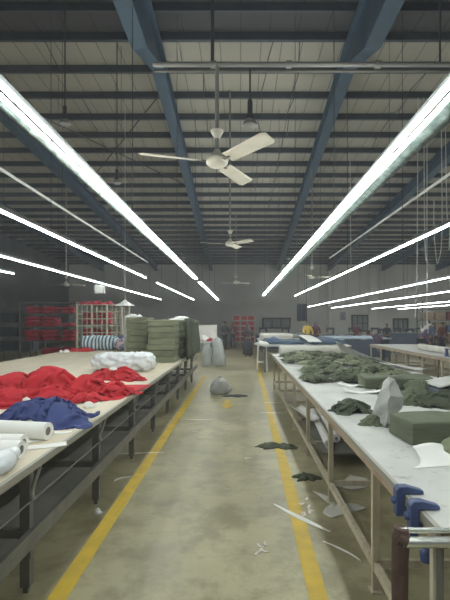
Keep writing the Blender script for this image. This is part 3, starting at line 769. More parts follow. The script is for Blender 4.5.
# standing plastic sheet at the far right of the table
def ps(a,b):
    x = 2.18+.75*a; yy = 9.6-2.6*a
    z = ZT+.01+ .36*(1-a)**1.6*(1-b) + .02*noise.noise(Vector((a*6,b*5,2)))+.02
    return (x+.25*b-.1, yy+.25*b, z)
single('plastic_sheet', MB().sheet(ps, 22, 8, .004), M['plastic_g'], (2.4,8.4,ZT), 'pale plastic sheet rising along the far side of the right table', 'sheet', smooth=2)
# curled white paper at the near right
def cp(a,b):
    A,B,Cc,Dd = Vector((.953,2.44,.833)),Vector((1.03,2.62,.905)),Vector((1.36,2.80,.836)),Vector((1.42,2.52,.834))
    p = A*(1-a)*(1-b)+B*(1-a)*b+Cc*a*b+Dd*a*(1-b)
    p.x += .045*math.sin(math.pi*b)*(1-a)**3; p.z -= .035*math.sin(math.pi*b)*(1-a)**2*.8; p.z += .03*math.sin(math.pi*a)*b*b
    p.z = max(p.z, ZT+.003); return p
single('paper_sheet', MB().sheet(cp, 14, 10, .002), M['paper'], (1.2,2.6,ZT), 'large white curled paper sheet in front of the big green block', 'paper', smooth=2)
# pale roll across the far end
roll('cloth_roll', (.95,10.55,ZT+.115), (2.6,10.75,ZT+.115), .112, 'pale cloth roll lying across the far end of the right table', None, M['paper_d'], .2, 'cloth roll')
roll('cloth_roll', (4.95,6.4,ZT+.09), (5.15,12.6,ZT+.09), .085, 'long pale roll lying along the second right table', None, M['paper_d'], .2, 'cloth roll')
for i in range(4):
    q = Vector((4.78+.0*i, 9.45+.24*i, ZT))
    single('blue_spool', MB().lathe(q,[(.05,0),(.06,.01),(.06,.02),(.04,.03),(.035,.16),(.06,.17),(.06,.185),(.04,.19)],16), M['clamp'], q, '%s blue spool in the short row at the edge of the second right table' % ['nearest','second nearest','third','farthest'][i], 'spool', 'blue spools on the second right table')
# blue screw clamps on the near edge
def clamp(yy, label, s=1):
    x = .78
    t = thing('edge_clamp', (x,yy,ZT-.12), label, 'clamp', 'blue clamps on the right table edge')
    prof = [(-.045,-.10),(-.045,.022),(-.030,.040),(.010,.040),(.085,.020),(.088,.003),(-.006,.003),(-.006,-.062),(.060,-.070),(.060,-.10)]
    mb = MB(); hw = .026; n = len(prof)
    vs = [(x+px,yy+sy*hw*(1 if px < .05 else .75),ZT+pz_) for sy in (-1,1) for px,pz_ in prof]
    mb.add(vs, [list(range(n)), list(range(n,2*n))[::-1]]+[[i,n+i,n+(i+1)%n,(i+1)%n] for i in range(n)])
    mb.tube([(x-.062,yy,ZT-.03),(x-.04,yy,ZT-.03)],.018,10)
    b = mb.build('clamp_frame', M['clamp'], t)
    bv = b.modifiers.new('b','BEVEL'); bv.width = .006; bv.segments = 2
    MB().tube([(x+.035,yy,ZT-.20),(x+.035,yy,ZT-.026)], .010, 10).build('screw', M['chrome'], t, smooth=True)
    MB().lathe((x+.035,yy,ZT-.235),[(.012,0),(.028,.008),(.030,.05),(.014,.065)],14).build('knob', M['clamp'], t, smooth=True)
clamp(2.09, 'blue edge clamp on the right table, farther of the two')
clamp(1.92, 'blue edge clamp on the right table, nearer of the two')
# tubular frame at the near right with a wrapped post
fy = 1.72; zt_ = D(402,531,fy).z
xA = D(400,560,fy).x
t = thing('steel_frame', (xA+.3,fy,0), 'bright steel tube trolley frame with a maroon wrapped post at the near right', 'trolley')
MB().tube([(xA,fy,zt_+.002),(xA+1.0,fy,zt_+.002)], .011, 12).build('upper_tube', M['chrome'], t, smooth=True)
MB().tube([(xA,fy-.02,zt_-.034),(xA+1.0,fy-.02,zt_-.034)], .021, 14).build('lower_tube', M['chrome'], t, smooth=True)
MB().tube([(xA-.003,fy,0),(xA-.003,fy,.2),(xA,fy,zt_-.12),(xA+.004,fy,zt_-.02),(xA+.006,fy,zt_+.012)],[.026,.028,.032,.034,.026],14).build('wrapped_post', M['maroon'], t, smooth=True)
MB().tube([(xA+.02,fy-.02,zt_-.034),(xA-.01,fy-.01,zt_-.02)], .027, 12).build('end_cap', M['maroon'], t, smooth=True)
for dx in (.155,.95):
    MB().tube([(xA+dx,fy,0),(xA+dx,fy,zt_-.04)], .015, 12).build('leg', M['steel_grey'], t, smooth=True)
MB().tube([(xA,fy,.12),(xA+.95,fy,.12)], .013, 10).build('foot_rail', M['steel_grey'], t, smooth=True)

# ------------------------------------------------------------------ under the tables and on the floor
roll('paper_roll', (1.02,5.05,.235), (1.14,6.9,.235), .05, 'white paper roll stored under the right table, end towards the aisle', 'paper rolls under the right table', cr=.35)
roll('paper_roll', (1.16,5.3,.235), (1.28,7.2,.235), .05, 'white paper roll under the right table, behind the first one', 'paper rolls under the right table', cr=.35)
t = thing('paper_shelf', (1.3,6.2,0), 'low dark shelf board holding paper rolls under the right table', 'shelf')
MB().box((1.3,6.2,.17),(.75,2.6,.02)).build('board', M['steel_dark'], t)
mb = MB()
def curl_sheet(c, r, l, a0, a1, rz, label, m=None):
    ca, sa = math.cos(rz), math.sin(rz)
    def fn(a,b):
        w = a0+(a1-a0)*a; x = r*math.sin(w); z = r*(1-math.cos(w)); yy = l*(b-.5)
        return (c[0]+ca*x-sa*yy, c[1]+sa*x+ca*yy, c[2]+.003+z)
    return single('curled_paper', MB().sheet(fn, 12, 4, .002), m or M['paper'], c, label, 'paper', 'curled papers under the tables', smooth=2)
q = P(303,412,.3)
curl_sheet((.92,6.35,.31), .12, .9, -1.1, .9, .15, 'white curled paper draping at the end of the paper shelf under the right table')
q = P(345,470); 
for (u,v,lx,ly,rz,bow,tap,m,lab) in [
    (300,518,.66,.060,-.915,.0,.75,'paper','long white paper strip crossing the right yellow line'),
    (341,552,.34,.022,-.91,.03,.5,'paper','thin curved white strip near the foot of the right table'),
    (323,500,.38,.085,-1.24,.05,.9,'paper_d','pale crescent paper offcut by a right table leg'),
    (345,512,.40,.22,.5,.06,.5,'paper_d','pale pointed paper offcut under the right table behind the crescent offcut'),
    (350,483,.40,.26,.9,-.05,.25,'paper_d','large dull paper offcut far under the right table'),
    (196,420,.56,.045,.05,.0,.6,'paper','white paper strip lying from the left yellow line into the aisle'),
    (139,454,.62,.035,.12,.03,.6,'paper','long white strip crossing the left yellow line'),
    (123,480,.20,.04,.75,.06,.6,'paper','curved white offcut left of the left yellow line'),
    (273,403,.40,.04,-.05,.0,.5,'paper','far white strip across the right yellow line, upper of two'),
    (271,413,.42,.05,-.1,.0,.6,'paper','white strip across the right yellow line, lower of two'),
    (194,432,.12,.04,.1,.0,.4,'paper_d','small pale offcut on the floor below the long aisle strip'),
    (248,459,.09,.025,.6,.03,.4,'paper','small white V-shaped offcut on the bare aisle floor'),
    (226,490,.05,.03,.2,.0,.4,'paper_d','tiny pale speck of paper in the middle of the aisle'),
    (238,372,.45,.06,.05,.0,.4,'paper','white strip on the far aisle floor beyond the grey bag'),
    (254,423,.07,.04,.3,0,.3,'paper_d','tiny white scrap right of the yellow arrow')]:
    paper('paper_scrap', P(u,v), lx, ly, rz, lab, M[m], .012, u, 'paper scraps on the floor', 'scrap', tap, bow)
cloth('crumpled_paper', P(98,513), .045,.04,.055, M['paper'], 'crumpled grey-white paper ball on the floor under the left table edge', 'paper', seed=9, nr=8, na=24, freq=30)
for i,(u,v) in enumerate([(258,554),(262,550),(266,544),(260,546),(265,551)]):
    paper('fabric_scrap', P(u,v), .07,.022,1.0+.35*i,'tiny pale scrap in the small cluster on the bare aisle floor', M['paper_d'], .006, i, 'scraps in the aisle cluster','scrap',.4,.01)
for i,(u,v) in enumerate([(302,513),(308,508),(305,517),(311,513),(301,507),(306,503),(310,518),(303,521)]):
    q = P(u,v)
    paper('printed_scrap', q+Vector((0,0,.006*i)), .055,.026,.8*i,'tiny pink printed scrap in the cluster on the right yellow line', M['cap_paper'], .015, i, 'printed scraps on the yellow line','scrap',.3)
q = P(280,447); cloth('cloth_scrap', q, .24,.10,.05, M['olive_d'], 'dark green cloth scrap lying across the right yellow line', 'cloth', None, .1, 91, rag=.5)
q = P(268,444); cloth('cloth_scrap', q, .12,.06,.03, M['olive'], 'smaller green cloth scrap left of the right yellow line', 'cloth', None, .3, 92, rag=.5)
q = P(307,478); cloth('cloth_scrap', q, .14,.10,.05, M['olive_d'], 'dark green cloth scrap on the floor under the right table edge', 'cloth', None, .3, 93, rag=.5)
q = P(236,396); cloth('cloth_scrap', q, .26,.16,.035, M['c_dark'], 'dark flat cloth lying on the floor right of the grey bag', 'cloth', None, 0, 94, rag=.5)
q = P(220,394)
bag((q.x,q.y,0), [(.8,0),(1.0,.03),(1.08,.12),(1.0,.22),(.75,.30),(.4,.35),(.15,.37),(.2,.40),(.06,.41)], .19,.17, M['plastic_g'], 'tied grey plastic bag sitting alone in the middle of the aisle', 15)
# white sacks at the end of the left table
sp = [(.85,0),(1.05,.06),(1.1,.3),(1.08,.55),(.98,.78),(.80,.94),(.5,1.03),(.2,1.06)]
for (u,v,rx,s,lab,ln) in ((207,366,.17,.72,'left white plastic sack standing past the end of the left table',0),(220,366,.20,1.0,'right white plastic sack leaning into the aisle past the left table',-.12),(205,352,.22,.85,'white plastic sack behind the other two at the table end',0)):
    q = P(u,v); bag((q.x,q.y,0), [(a,b*s) for a,b in sp], rx, rx*.9, M['plastic_w'], lab, u, 'plastic_sack', 'sack', lean=(ln,0))

# ------------------------------------------------------------------ background: left racks
def rack(x0,x1,yy,dp,zs,label,m,top):
    t = thing('storage_rack', ((x0+x1)/2,yy,0), label, 'rack')
    for x in (x0,x1):
        for s in (-1,1): MB().box((x,yy+s*dp/2,top/2),(.05,.05,top)).build('post', m, t)
    for z in zs: MB().box(((x0+x1)/2,yy,z-.02),(x1-x0,dp,.03)).build('shelf', m, t)
    return t
xa, xb = D(20,0,15.5).x, D(76,0,15.5).x
zs = [.35,.95,1.45,1.92]
rack(xa,xb,15.9,.8,zs+[2.32],'dark storage rack of red bundles behind the left table', M['steel_dark'], 2.34)
random.seed(9)
for ci,(cx,nm) in enumerate(((xa+.42,'left'),(xa+1.02,'middle'),(xb-.30,'right'))):
    for si,z in enumerate(zs):
        top_ = ['lowest','second','third','top'][si]
        n = 3 if z < 1.9 else 2
        if (ci,si) in ((2,2),): n = 1
        if (ci,si) in ((0,0),): continue
        zz = z
        for k in range(n):
            hh = random.uniform(.105,.135)
            single('red_bundle', MB().soft((cx+random.uniform(-.03,.03),15.75,zz),(.50 if ci<2 else .4,.55,hh), random.uniform(-.05,.05), .05, 6, k+si*7+ci, .03, 7), M['red_dk'], (cx,15.75,zz),
                   '%s folded red bundle in the %s column on the %s shelf of the dark rack' % (['bottom','middle','upper'][k] if n == 3 else (['bottom','upper'][k] if n == 2 else 'single'), nm, top_), 'bundle', 'red bundles in the dark rack', smooth=2)
            zz += hh
# beige wire cage
ca, cb = D(77,305,14), D(122,305,14); ct = ca.z
t = thing('wire_cage', ((ca.x+cb.x)/2,14.4,0), 'beige wire cage rack standing behind the left table', 'cage')
mb = MB()
for fx in (0,.39,.62,1.03,1.43):
    pass
W = cb.x-ca.x
for yy in (14.0,14.9):
    for i in range(4):
        x = ca.x+W*i/3; MB().box((x,yy,ct/2),(.05,.05,ct)).build('post', M['beige_wire'], t)
    g = MB()
    for i in range(1,9):
        if i%3 == 0: pass
        g.tube([(ca.x+W*i/9,yy,.3),(ca.x+W*i/9,yy,ct)], .012, 5)
    for j in range(9): g.tube([(ca.x,yy,.4+(ct-.4)*j/8),(cb.x,yy,.4+(ct-.4)*j/8)], .016, 5)
    g.build('wire_grid', M['beige_wire'], t)
for z in (.4,1.0,1.55): MB().box(((ca.x+cb.x)/2,14.45,z-.01),(W,.9,.02)).build('shelf', M['steel_dark'], t)
for ci,(cx,nm) in enumerate(((ca.x+.28,'left'),(ca.x+.75,'right'))):
    for si,z in enumerate((1.0,1.55)):
        zz = z
        for k in range(3):
            hh = random.uniform(.12,.15)
            single('red_bundle', MB().soft((cx,14.5,zz),(.38,.55,hh), random.uniform(-.05,.05), .05, 6, k+si*9+ci*3, .03, 7), M['red_dk'], (cx,14.5,zz),
                   '%s dark red bundle in the %s column on the %s shelf inside the wire cage' % (['bottom','middle','upper'][k], nm, ['lower','upper'][si]), 'bundle', 'red bundles in the wire cage', smooth=2)
            zz += hh
for i in range(3):
    cloth('red_garment', (ca.x-.02+.36*i+.12,14.45,ct), .24,.26,.2, M['red_dk'], '%s red garment heaped on top of the wire cage' % ['left','middle','right'][i], 'garment', 'red garments on the wire cage', i, 300+i)
MBt = MB()
# top boards of the cage carry the garments
MB().box(((ca.x+cb.x)/2,14.45,ct-.01),(W,.94,.02)).build('top_board', M['steel_dark'], t)

# dark shelving farther left
for i,(x0,x1,yy) in enumerate(((-12.6,-10.8,19),(-10.4,-8.6,19),(-12.9,-11.1,13.5))):
    rack(x0,x1,yy,.8,[.4,1.0,1.6,2.2],'dark shelving rack holding cartons in the dim far left, %s' % ['left of a pair','right of a pair','nearest the left wall'][i], M['steel_dark'], 2.5)
    random.seed(40+i)
    for z,nm in ((.4,'lowest'),(1.0,'second'),(1.6,'third')):
        for k in range(2):
            x = x0+.5+.8*k
            single('dark_carton', MB().box((x,yy,z-.005+.2),(.6,.55,.40)), M['machine_d'], (x,yy,z), 'dark carton, %s on the %s shelf of the %s far-left rack' % (['left','right'][k], nm, ['left','right','nearest'][i]), 'carton', 'cartons in the far left racks', smooth=False)

# ------------------------------------------------------------------ background: red rack at the back, counter
ra, rb = D(233,314.5,30), D(254.5,314.5,30)
t = thing('red_rack', ((ra.x+rb.x)/2,30.2,0), 'open red rack with pale pink frame at the far end of the aisle', 'rack')
f = MB(); W = rb.x-ra.x
for i in range(4): MB().box((ra.x+W*i/3,29.98,ra.z/2),(.06,.3,ra.z)).build('post', M['rack_frame'], t)
for j in range(6): MB().box(((ra.x+rb.x)/2,30.1,.25+(ra.z-.28)*j/5),(W,.5,.05)).build('shelf', M['rack_frame'], t)
random.seed(4)
for i in range(3):
    for j in range(5):
        z = .275+(ra.z-.28)*j/5
        single('red_box', MB().box((ra.x+W*(i+.5)/3,30.1,z+.13),(W/3-.08,.4,.26)), M['rack_red'], (ra.x+W*(i+.5)/3,30.1,z), 'red box in the %s column, %s shelf from the floor of the far red rack' % (['left','middle','right'][i], ['first','second','third','fourth','fifth'][j]), 'box', 'red boxes in the far rack', smooth=False)
q = D(206,334,19)
t = thing('white_counter', (q.x-.2,19.2,0), 'white-topped counter behind the plastic sacks', 'counter')
MB().box((q.x-.2,19.2,.75),(1.3,.7,.05)).build('counter_top', M['paper'], t)
MB().box((q.x-.2,19.5,1.13),(1.3,.04,.70)).build('back_panel', M['paper'], t)
for sx in (-.55,.55):
    for sy in (-.25,.25): MB().box((q.x-.2+sx,19.2+sy,.365),(.06,.06,.73)).build('leg', M['white_metal'], t)
for i,dx in enumerate((-.25,.12,.35)):
    cloth('red_cloth', (q.x-.2+dx,19.05,.775), .17,.15,.34, M['red_dk'] if i != 1 else M['paper'], ['left red cloth bunch on the white counter','white cloth bunch between red ones on the counter','right red cloth bunch on the white counter'][i], 'cloth', seed=400+i, nr=8, na=26)

# ------------------------------------------------------------------ background: tables beyond the right table
def simple_table(x0,x1,y0,y1,z,top,label,legm='steel_dark',skirt=None):
    t = thing('work_table', ((x0+x1)/2,(y0+y1)/2,0), label, 'table')
    MB().box(((x0+x1)/2,(y0+y1)/2,z-.02),(x1-x0,y1-y0,.04)).build('tabletop', M[top], t)
    for x in (x0+.06,x1-.06):
        for yy in (y0+.06,y1-.06): MB().box((x,yy,(z-.04)/2),(.06,.06,z-.04)).build('leg', M[legm], t)
    if skirt: MB().box(((x0+x1)/2,y0+.03,z*.55),(x1-x0-.12,.03,z*.75)).build('front_panel', M[skirt], t)
    return t
simple_table(.75,3.6,14.2,20.5,.86,'rt_top','wide far table of navy cloth layers beyond the right cutting table')
single('cloth_layers', MB().soft((1.55,15.6,.86),(1.2,1.6,.12), 0,.04,12,3,.03,3), M['navy_cloth'], (1.55,15.6,.86), 'navy cloth layers on the left half of the far table', 'cloth', smooth=2)
single('cloth_layers', MB().soft((2.95,16.2,.86),(1.15,3.0,.15), 0,.05,12,4,.03,3), M['navy_cloth'], (2.95,16.2,.86), 'navy cloth layers on the right half of the far table', 'cloth', smooth=2)
single('cloth_layers', MB().soft((1.5,18.4,.86),(1.3,2.2,.26), 0,.08,12,9,.03,3), M['paper_d'], (1.5,18.4,.86), 'pale cloth layers at the back of the far table', 'cloth', smooth=2)
def dr(a,b):
    return (2.02+.45*b+.2*(1-a), 14.3+3.6*a, .90+.23*math.sin(math.pi*min(1,a*.75+.1))+.02*noise.noise(Vector((a*5,b*4,0))))
single('white_cloth', MB().sheet(dr,14,6,.01), M['paper'], (2.2,16,.86), 'white cloth strip running up the middle of the far table between navy layers', 'cloth', smooth=2)
# tall stool table with white and blue cloth
q = P(262,371)
t = thing('side_stool', (q.x,q.y,0), 'tall white stool at the end of the right yellow line', 'stool')
MB().box((q.x,q.y,.86),(.36,.36,.04)).build('seat', M['white_metal'], t)
for sx in (-1,1):
    for sy in (-1,1): MB().tube([(q.x+sx*.16,q.y+sy*.16,0),(q.x+sx*.13,q.y+sy*.13,.85)], .022, 8).build('leg', M['white_metal'], t)
MB().box((q.x,q.y-.15,.3),(.28,.03,.03)).box((q.x,q.y+.15,.3),(.28,.03,.03)).build('stretcher', M['white_metal'], t)
cloth('white_cloth', (q.x+.0,q.y,.88), .24,.2,.12, M['paper'], 'white cloth on the tall white stool', 'cloth', seed=410, nr=8, na=26)
cloth('blue_cloth', (1.1,15.4,.98), .3,.4,.16, M['c_blue'], 'blue cloth crumpled at the left end of the far table', 'cloth', seed=411, nr=8, na=26)
# long pale blue table and navy partition
simple_table(3.9,6.2,18.0,21.0,.95,'blue_top','pale blue topped table in the middle right background','machine_d','partition')
simple_table(1.1,3.4,23.0,25.0,1.0,'machine','dark work table behind the far navy cloth table','machine_d','partition')
pa, pb = D(391,332.5,22.5), D(418,332.5,22.5)
t = thing('blue_partition', ((pa.x+pb.x)/2,22.5,0), 'dark blue low partition in the right background below the third window', 'partition')
MB().box(((pa.x+pb.x)/2,22.5,pa.z/2),(pb.x-pa.x,.06,pa.z-.04)).build('panel', M['partition'], t)
MB().box(((pa.x+pb.x)/2,22.5,pa.z-.02),(pb.x-pa.x+.06,.1,.05)).build('top_rail', M['machine'], t)
# sewing stations along the back
def sewing(x, yy, label):
    t = thing('sewing_station', (x,yy,0), label, 'sewing machine', 'sewing stations along the back wall')
    MB().box((x,yy,.76),(1.1,.55,.04)).build('tabletop', M['machine'], t)
    for sx in (-.45,.45): MB().box((x+sx,yy,.37),(.06,.45,.74)).build('leg', M['machine_d'], t)
    MB().box((x+.2,yy+.02,1.0),(.10,.14,.44)).box((x-.02,yy+.02,1.16),(.50,.13,.12)).box((x-.22,yy+.02,1.02),(.07,.10,.2)).box((x,yy+.02,.80),(.52,.18,.04)).build('machine_head', M['machine_d'], t)
    MB().tube([(x+.35,yy+.2,.78),(x+.35,yy+.2,1.5),(x+.1,yy+.2,1.52)], .012, 6).build('thread_stand', M['hose'], t)
    MB().box((x,yy-.2,.5),(.9,.03,.45)).build('front_panel', M['partition'], t)
WN = ['first','second','third','fourth','fifth','sixth','seventh','eighth','ninth']
for i in range(8):
    sewing(1.5+1.45*i, 28.5, 'dark sewing station, %s from the left in the row below the back windows' % WN[i])
for i in range(5):
    sewing(8.2+1.45*i, 25.0, 'dark sewing station, %s from the left in the nearer right row' % WN[i])
# right-hand shelves with cartons
random.seed(77)
for i in range(3):
    x0 = 9.6+2.1*i
    rack(x0,x0+2.0,23.5,.7,[.5,1.1,1.7,2.3],'tall rack with cartons in the far right background, %s of three' % ['left','middle','right'][i], M['steel_grey'], 2.7)
    for j,z in enumerate((.5,1.1,1.7)):
        for k in range(3):
            h = random.uniform(.3,.48)
            single('carton', MB().box((x0+.36+.63*k,23.45,z-.005+h/2),(.52,.5,h)), M[random.choice(['cardboard','cardboard','machine','c_maroon','paper_d','c_blue'])], (x0+.36+.63*k,23.45,z),
                   '%s carton on the %s shelf of the %s far right rack' % (['left','middle','right'][k], ['lowest','second','third'][j], ['left','middle','right'][i]), 'carton', 'cartons in the far right racks', smooth=False)
# hanging navy cloth
hy = 22.0; a, b = D(297,304,hy), D(307.5,321,hy)
def hb(s,t_):
    x = a.x+(b.x-a.x)*s
    return (x, hy+.04*math.sin(s*14), a.z-(a.z-b.z)*t_)
t = thing('hanging_cloth', ((a.x+b.x)/2,hy,b.z), 'navy cloth hanging from wires at the end of a right strip light', 'cloth')
top = MB(); n1 = 16
vs = [Vector(hb(i/n1,j)) for i in range(n1+1) for j in (0,1)]; N = len(vs); vs += [v+Vector((0,.02,0)) for v in vs]
fs = []
for i in range(n1): k = 2*i; fs += [[k,k+1,k+3,k+2],[N+k,N+k+2,N+k+3,N+k+1],[k,k+2,N+k+2,N+k],[k+1,N+k+1,N+k+3,k+3]]
fs += [[0,N,N+1,1],[2*n1,2*n1+1,N+2*n1+1,N+2*n1]]
top.add(vs,fs).build('cloth_panel', M['c_dark'], t, smooth=2)
MB().tube([(a.x+.05,hy,a.z),(a.x+.05,hy,roofz(hy)-.155)],.008,5).tube([(b.x-.05,hy,a.z),(b.x-.05,hy,roofz(hy)-.155)],.008,5).build('hanger_wire', M['rod'], t)
# air hoses hanging in loops over the second right table
def hose(pts, label):
    q = [Vector(p) for p in pts]; out = []
    for i in range(len(q)-1):
        p0, p1, p2, p3 = q[max(i-1,0)], q[i], q[i+1], q[min(i+2,len(q)-1)]
        for s in range(8):
            t_ = s/8; out.append(.5*((2*p1)+(p2-p0)*t_+(2*p0-5*p1+4*p2-p3)*t_*t_+(3*p1-p0-3*p2+p3)*t_**3))
    out.append(q[-1])
    single('air_hose', MB().tube(out,.011,6), M['hose'], q[0], label, 'hose', 'air hoses hanging over the second right table')
hy = 11.46
hose([(D(418,225,hy).x,hy,roofz(hy)-.155),D(417,270,hy),D(416,300,hy),D(415,318,hy)],'straight pale air hose, leftmost over the second right table')
hose([(D(424,200,hy).x,hy,roofz(hy)-.155),D(425,245,hy),D(431,266,hy),D(435,268,hy)],'pale air hose ending in a hook, right of the leftmost hose')
hose([(D(427,200,hy).x,hy,roofz(hy)-.155),D(427,300,hy),D(427,325,hy)],'straight pale air hose reaching lowest over the second right table')
hose([(D(441,200,hy).x,hy,roofz(hy)-.155),D(442,230,hy),D(438,262,hy),D(436,256,hy),D(434,230,hy),D(434,200,hy)],'looped pale air hose, left loop near the photo edge')
hose([(D(445,200,hy).x,hy,roofz(hy)-.155),D(447,212,hy),D(450,222,hy),D(449,250,hy)],'pale air hose at the right photo edge')
p0 = D(350,280,14.73); hose([(p0.x,p0.y,roofz(14.73)-.155),D(351,262,14.73),D(353,275,14.73),D(349,279,14.73)],'short pale hose with hooked end under a right strip light')

# ------------------------------------------------------------------ people
def skin(verts, edges, root, name, m, parent, lvl=1):
    base = wloc(parent)
    me = bpy.data.meshes.new(name); me.from_pydata([Vector(v[0])-base for v in verts], edges, [])
    o = bpy.data.objects.new(name, me); C.objects.link(o)
    o.modifiers.new('s','SKIN')
    for i,v in enumerate(verts):
        sv = me.skin_vertices[0].data[i]; r = v[1]; sv.radius = r if isinstance(r,tuple) else (r,r); sv.use_root = (i == root)
    ss = o.modifiers.new('u','SUBSURF'); ss.levels = lvl; ss.render_levels = lvl
    dg = bpy.context.evaluated_depsgraph_get(); dg.update()
    nm = bpy.data.meshes.new_from_object(o.evaluated_get(dg)); nm.name = name
    o.modifiers.clear(); o.data = nm; nm.materials.clear(); nm.materials.append(m)
    nm.polygons.foreach_set('use_smooth',[True]*len(nm.polygons)); o.parent = parent
    return o
def person(x, yy, label, heading=0, h=1.62, bend=0, arms='down', top='c_grey', bottom='c_dark', scarf=None, dress=False, base=0, headturn=0):
    t = thing('person', (x,yy,base), label, 'person')
    k = h/1.7; J = {}
    J['pelvis']=((0,0,.95),(.15,.11)); J['spine']=((0,0,1.13),(.13,.10)); J['chest']=((0,.0,1.30),(.15,.11)); J['neck']=((0,0,1.46),.05)
    J['jaw']=((0,-.02,1.53),(.055,.065)); J['head']=((0,-.015,1.61),(.075,.092)); J['crown']=((0,-.005,1.68),(.055,.07)); J['nose']=((0,-.115,1.595),.012)
    for s,n in ((-1,'l'),(1,'r')):
        J['sh'+n]=((s*.165,0,1.385),.058)
        if arms == 'down': el,wr = (s*.225,.03,1.12),(s*.225,-.05,.88)
        elif arms == 'work': el,wr = (s*.25,-.06,1.14),(s*.14,-.32,1.04)
        else: el,wr = (s*.20,-.14,1.16),(s*.14,-.36,1.0)
        J['el'+n]=(el,.042); J['wr'+n]=(wr,.028)
        d = (Vector(wr)-Vector(el)).normalized(); sd = Vector((1,0,0))*(-s) if abs(d.x) < .7 else Vector((0,-1,0))
        pal = Vector(wr)+d*.055; J['pa'+n]=(tuple(pal),(.034,.02))
        fw = Vector((0,-1,0)) if abs(d.z) > .6 else Vector((1,0,0))
        for f in range(4):
            ff = fw*(.03-.02*f); ln = (.075,.085,.08,.062)[f]
            J['f%d%s'%(f,n)] = (tuple(pal+d*(.02+ln*.55)+ff), .009); J['g%d%s'%(f,n)] = (tuple(pal+d*(.02+ln)+ff+sd*.02), .008)
        J['th'+n] = (tuple(pal+fw*.045+d*.005+sd*.012), .01); J['ti'+n] = (tuple(pal+fw*.055+d*.045+sd*.02), .009)
        J['hip'+n]=((s*.09,0,.90),.085); J['kn'+n]=((s*.10,-.02,.50),.058); J['an'+n]=((s*.10,.01,.09),.04); J['to'+n]=((s*.115,-.15,.035),.035)
    E = [('pelvis','spine'),('spine','chest'),('chest','neck'),('neck','jaw'),('jaw','head'),('head','crown'),('head','nose')]
    for n in 'lr':
        E += [('chest','sh'+n),('sh'+n,'el'+n),('el'+n,'wr'+n),('wr'+n,'pa'+n),('pelvis','hip'+n),('hip'+n,'kn'+n),('kn'+n,'an'+n),('an'+n,'to'+n),('pa'+n,'th'+n),('th'+n,'ti'+n)]
        for f in range(4): E += [('pa'+n,'f%d%s'%(f,n)),('f%d%s'%(f,n),'g%d%s'%(f,n))]
    up = lambda n: not (n[:3] == 'hip' or n[:2] in ('kn','an','to') or n == 'pelvis')
    rm = Matrix.Rotation(R(bend),3,'X'); rz = Matrix.Rotation(R(heading),3,'Z'); pv = Vector((0,0,.95))
    def pos(n, p):
        p = Vector(p)
        if up(n) and bend: p = pv + rm @ (p-pv)
        return rz @ (p*k) + Vector((x,yy,base))
    names = list(J)
    def mk(sel, grow, name, m, edges, root='pelvis', over=None):
        ns = [n for n in names if n in sel]; ix = {n:i for i,n in enumerate(ns)}
        vs = []
        for n in ns:
            p,r = J[n]; 
            if over and n in over: r = over[n]
            r = tuple((q+grow)*k for q in r) if isinstance(r,tuple) else (r+grow)*k
            vs.append((pos(n,p), r))
        return skin(vs, [(ix[a],ix[b]) for a,b in edges if a in ix and b in ix], ix[root], name, m, t)
    mk(set(names), 0, 'body', M['skin'], E)
    mk({'pelvis','spine','chest','neck','shl','shr','ell','elr','wrl','wrr'}, .016, 'shirt', M[top], E, over={'neck':.042,'wrl':.022,'wrr':.022})
    if dress:
        # long skirt as an open-hemmed lathe
        mb = MB(); n = 20; prof = [(.17,.98),(.20,.8),(.24,.5),(.27,.14),(.26,.13),(.22,.5),(.15,.95)]
        mb.lathe(Vector((x,yy,base)), [(r*k,z*k) for r,z in prof], n); mb.build('skirt', M[bottom], t, smooth=2)
    else:
        mk({'pelvis','hipl','hipr','knl','knr','anl','anr'}, .018, 'trousers', M[bottom], E)
    mk({'anl','tol'}, .012, 'shoe', M['hair'], E, 'anl'); mk({'anr','tor'}, .012, 'shoe', M['hair'], E, 'anr')
    # hair or headscarf: a cap over the back and top of the head
    mb = MB(); hp = Vector((0,.0,1.615)); vs = []; fs = []; n1, n2 = 10, 16
    for i in range(n1+1):
        for j in range(n2):
            th = math.pi*.56*i/n1; ph = 2*math.pi*j/n2
            v = Vector((.088*math.sin(th)*math.cos(ph), .105*math.sin(th)*math.sin(ph)+.012, .10*math.cos(th)))
            if v.y < -.05 and v.z < .05: v.y = -.05; v.z = max(v.z,.03)
            vs.append(pos('head', hp+v))
    for i in range(n1):
        for j in range(n2): fs.append([i*n2+j,(i+1)*n2+j,(i+1)*n2+(j+1)%n2,i*n2+(j+1)%n2])
    fs.append([n1*n2+j for j in range(n2)])
    mb.add(vs,fs).build('headscarf' if scarf else 'hair', M[scarf] if scarf else M['hair'], t, smooth=2)
    if scarf:
        mb = MB(); mb.tube([pos('neck',(0,.03,1.60)),pos('neck',(0,.04,1.48)),pos('neck',(0,.03,1.36)),pos('neck',(0,.06,1.24))],[.095*k,.105*k,.155*k,.15*k],14); mb.build('scarf_drape', M[scarf], t, smooth=2)
    return t
q = P(248,357); person(q.x,q.y,'person in loose dark grey clothes and headscarf standing in the far aisle, seen from behind',180,1.50,0,'work','c_grey','c_grey','c_grey',True)
q = P(224.5,350); person(q.x,q.y,'person in dark clothes standing left in the far aisle beside the white sacks',150,1.62,6,'work','c_dark','c_dark')
q = P(233,348.5); person(q.x,q.y,'person in dark red top standing before the far red rack',20,1.6,0,'down','c_maroon','c_dark')
person(D(309,0,20.9).x,21.4,'person in yellow top standing behind the navy cloth table',15,1.66,0,'work','c_yellow','c_dark')
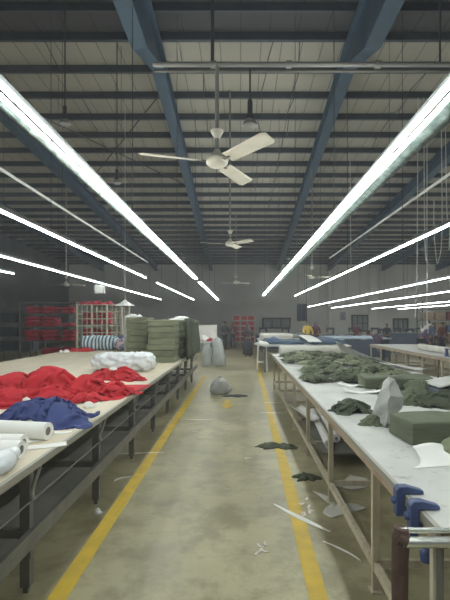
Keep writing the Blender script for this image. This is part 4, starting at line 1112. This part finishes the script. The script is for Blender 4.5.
person(D(316,0,22.2).x,22.3,'person in dull maroon top behind the one in yellow',-10,1.62,0,'work','c_maroon','c_dark','c_purple')
person(D(381,0,17.2).x,16.9,'person in purple top bending over a table in the right middle',-95,1.6,62,'reach','c_purple','c_dark')
person(D(358,0,24).x,24.2,'person in maroon top before the second back window',10,1.55,0,'work','c_maroon','c_dark')
person(D(387,0,24).x,24.0,'dark-haired person in dark top left of the blue partition',-20,1.5,0,'work','c_dark','c_dark')
person(D(421,0,18).x,18.0,'person in purple with pale headscarf leaning forward at the right of the blue partition',60,1.6,28,'reach','c_purple','c_dark','c_white')
person(D(430,0,19.5).x,19.6,'person in blue-grey top standing right of the one with pale headscarf',-30,1.66,5,'work','c_blue','c_dark')
person(D(444,0,20).x,20.3,'person in brown-red top at the right photo edge background',20,1.6,10,'work','c_maroon','c_dark')

# ------------------------------------------------------------------ world, camera, view
w = bpy.data.worlds.new('World'); S.world = w; w.use_nodes = True
w.node_tree.nodes['Background'].inputs['Color'].default_value = (.80,.88,1.0,1)
w.node_tree.nodes['Background'].inputs['Strength'].default_value = .25
# thin haze volume added to lift the darks, standing mostly for lens glare
wn = w.node_tree; vs_ = wn.nodes.new('ShaderNodeVolumeScatter'); vs_.inputs['Density'].default_value = .005; vs_.inputs['Anisotropy'].default_value = .35
vs_.inputs['Color'].default_value = (.96,.96,1.0,1)
wn.links.new(vs_.outputs['Volume'], wn.nodes['World Output'].inputs['Volume'])
cam = bpy.data.cameras.new('Camera'); co = bpy.data.objects.new('Camera', cam); C.objects.link(co)
co.location = (0,0,EYE); co.rotation_euler = (R(90),0,0)
cam.sensor_fit = 'VERTICAL'; cam.sensor_height = 36; cam.sensor_width = 27
cam.lens = 36*F/600
cam.shift_x = -(U0-225)/600; cam.shift_y = (V0-300)/600
cam.clip_start = .05; cam.clip_end = 200
S.camera = co
S.view_settings.view_transform = 'Standard'; S.view_settings.look = 'None'
S.view_settings.gamma = 1; S.view_settings.use_curve_mapping = False
S.view_settings.exposure = -0.02
S.cycles.use_denoising = True
S.cycles.max_bounces = 6; S.cycles.volume_bounces = 0
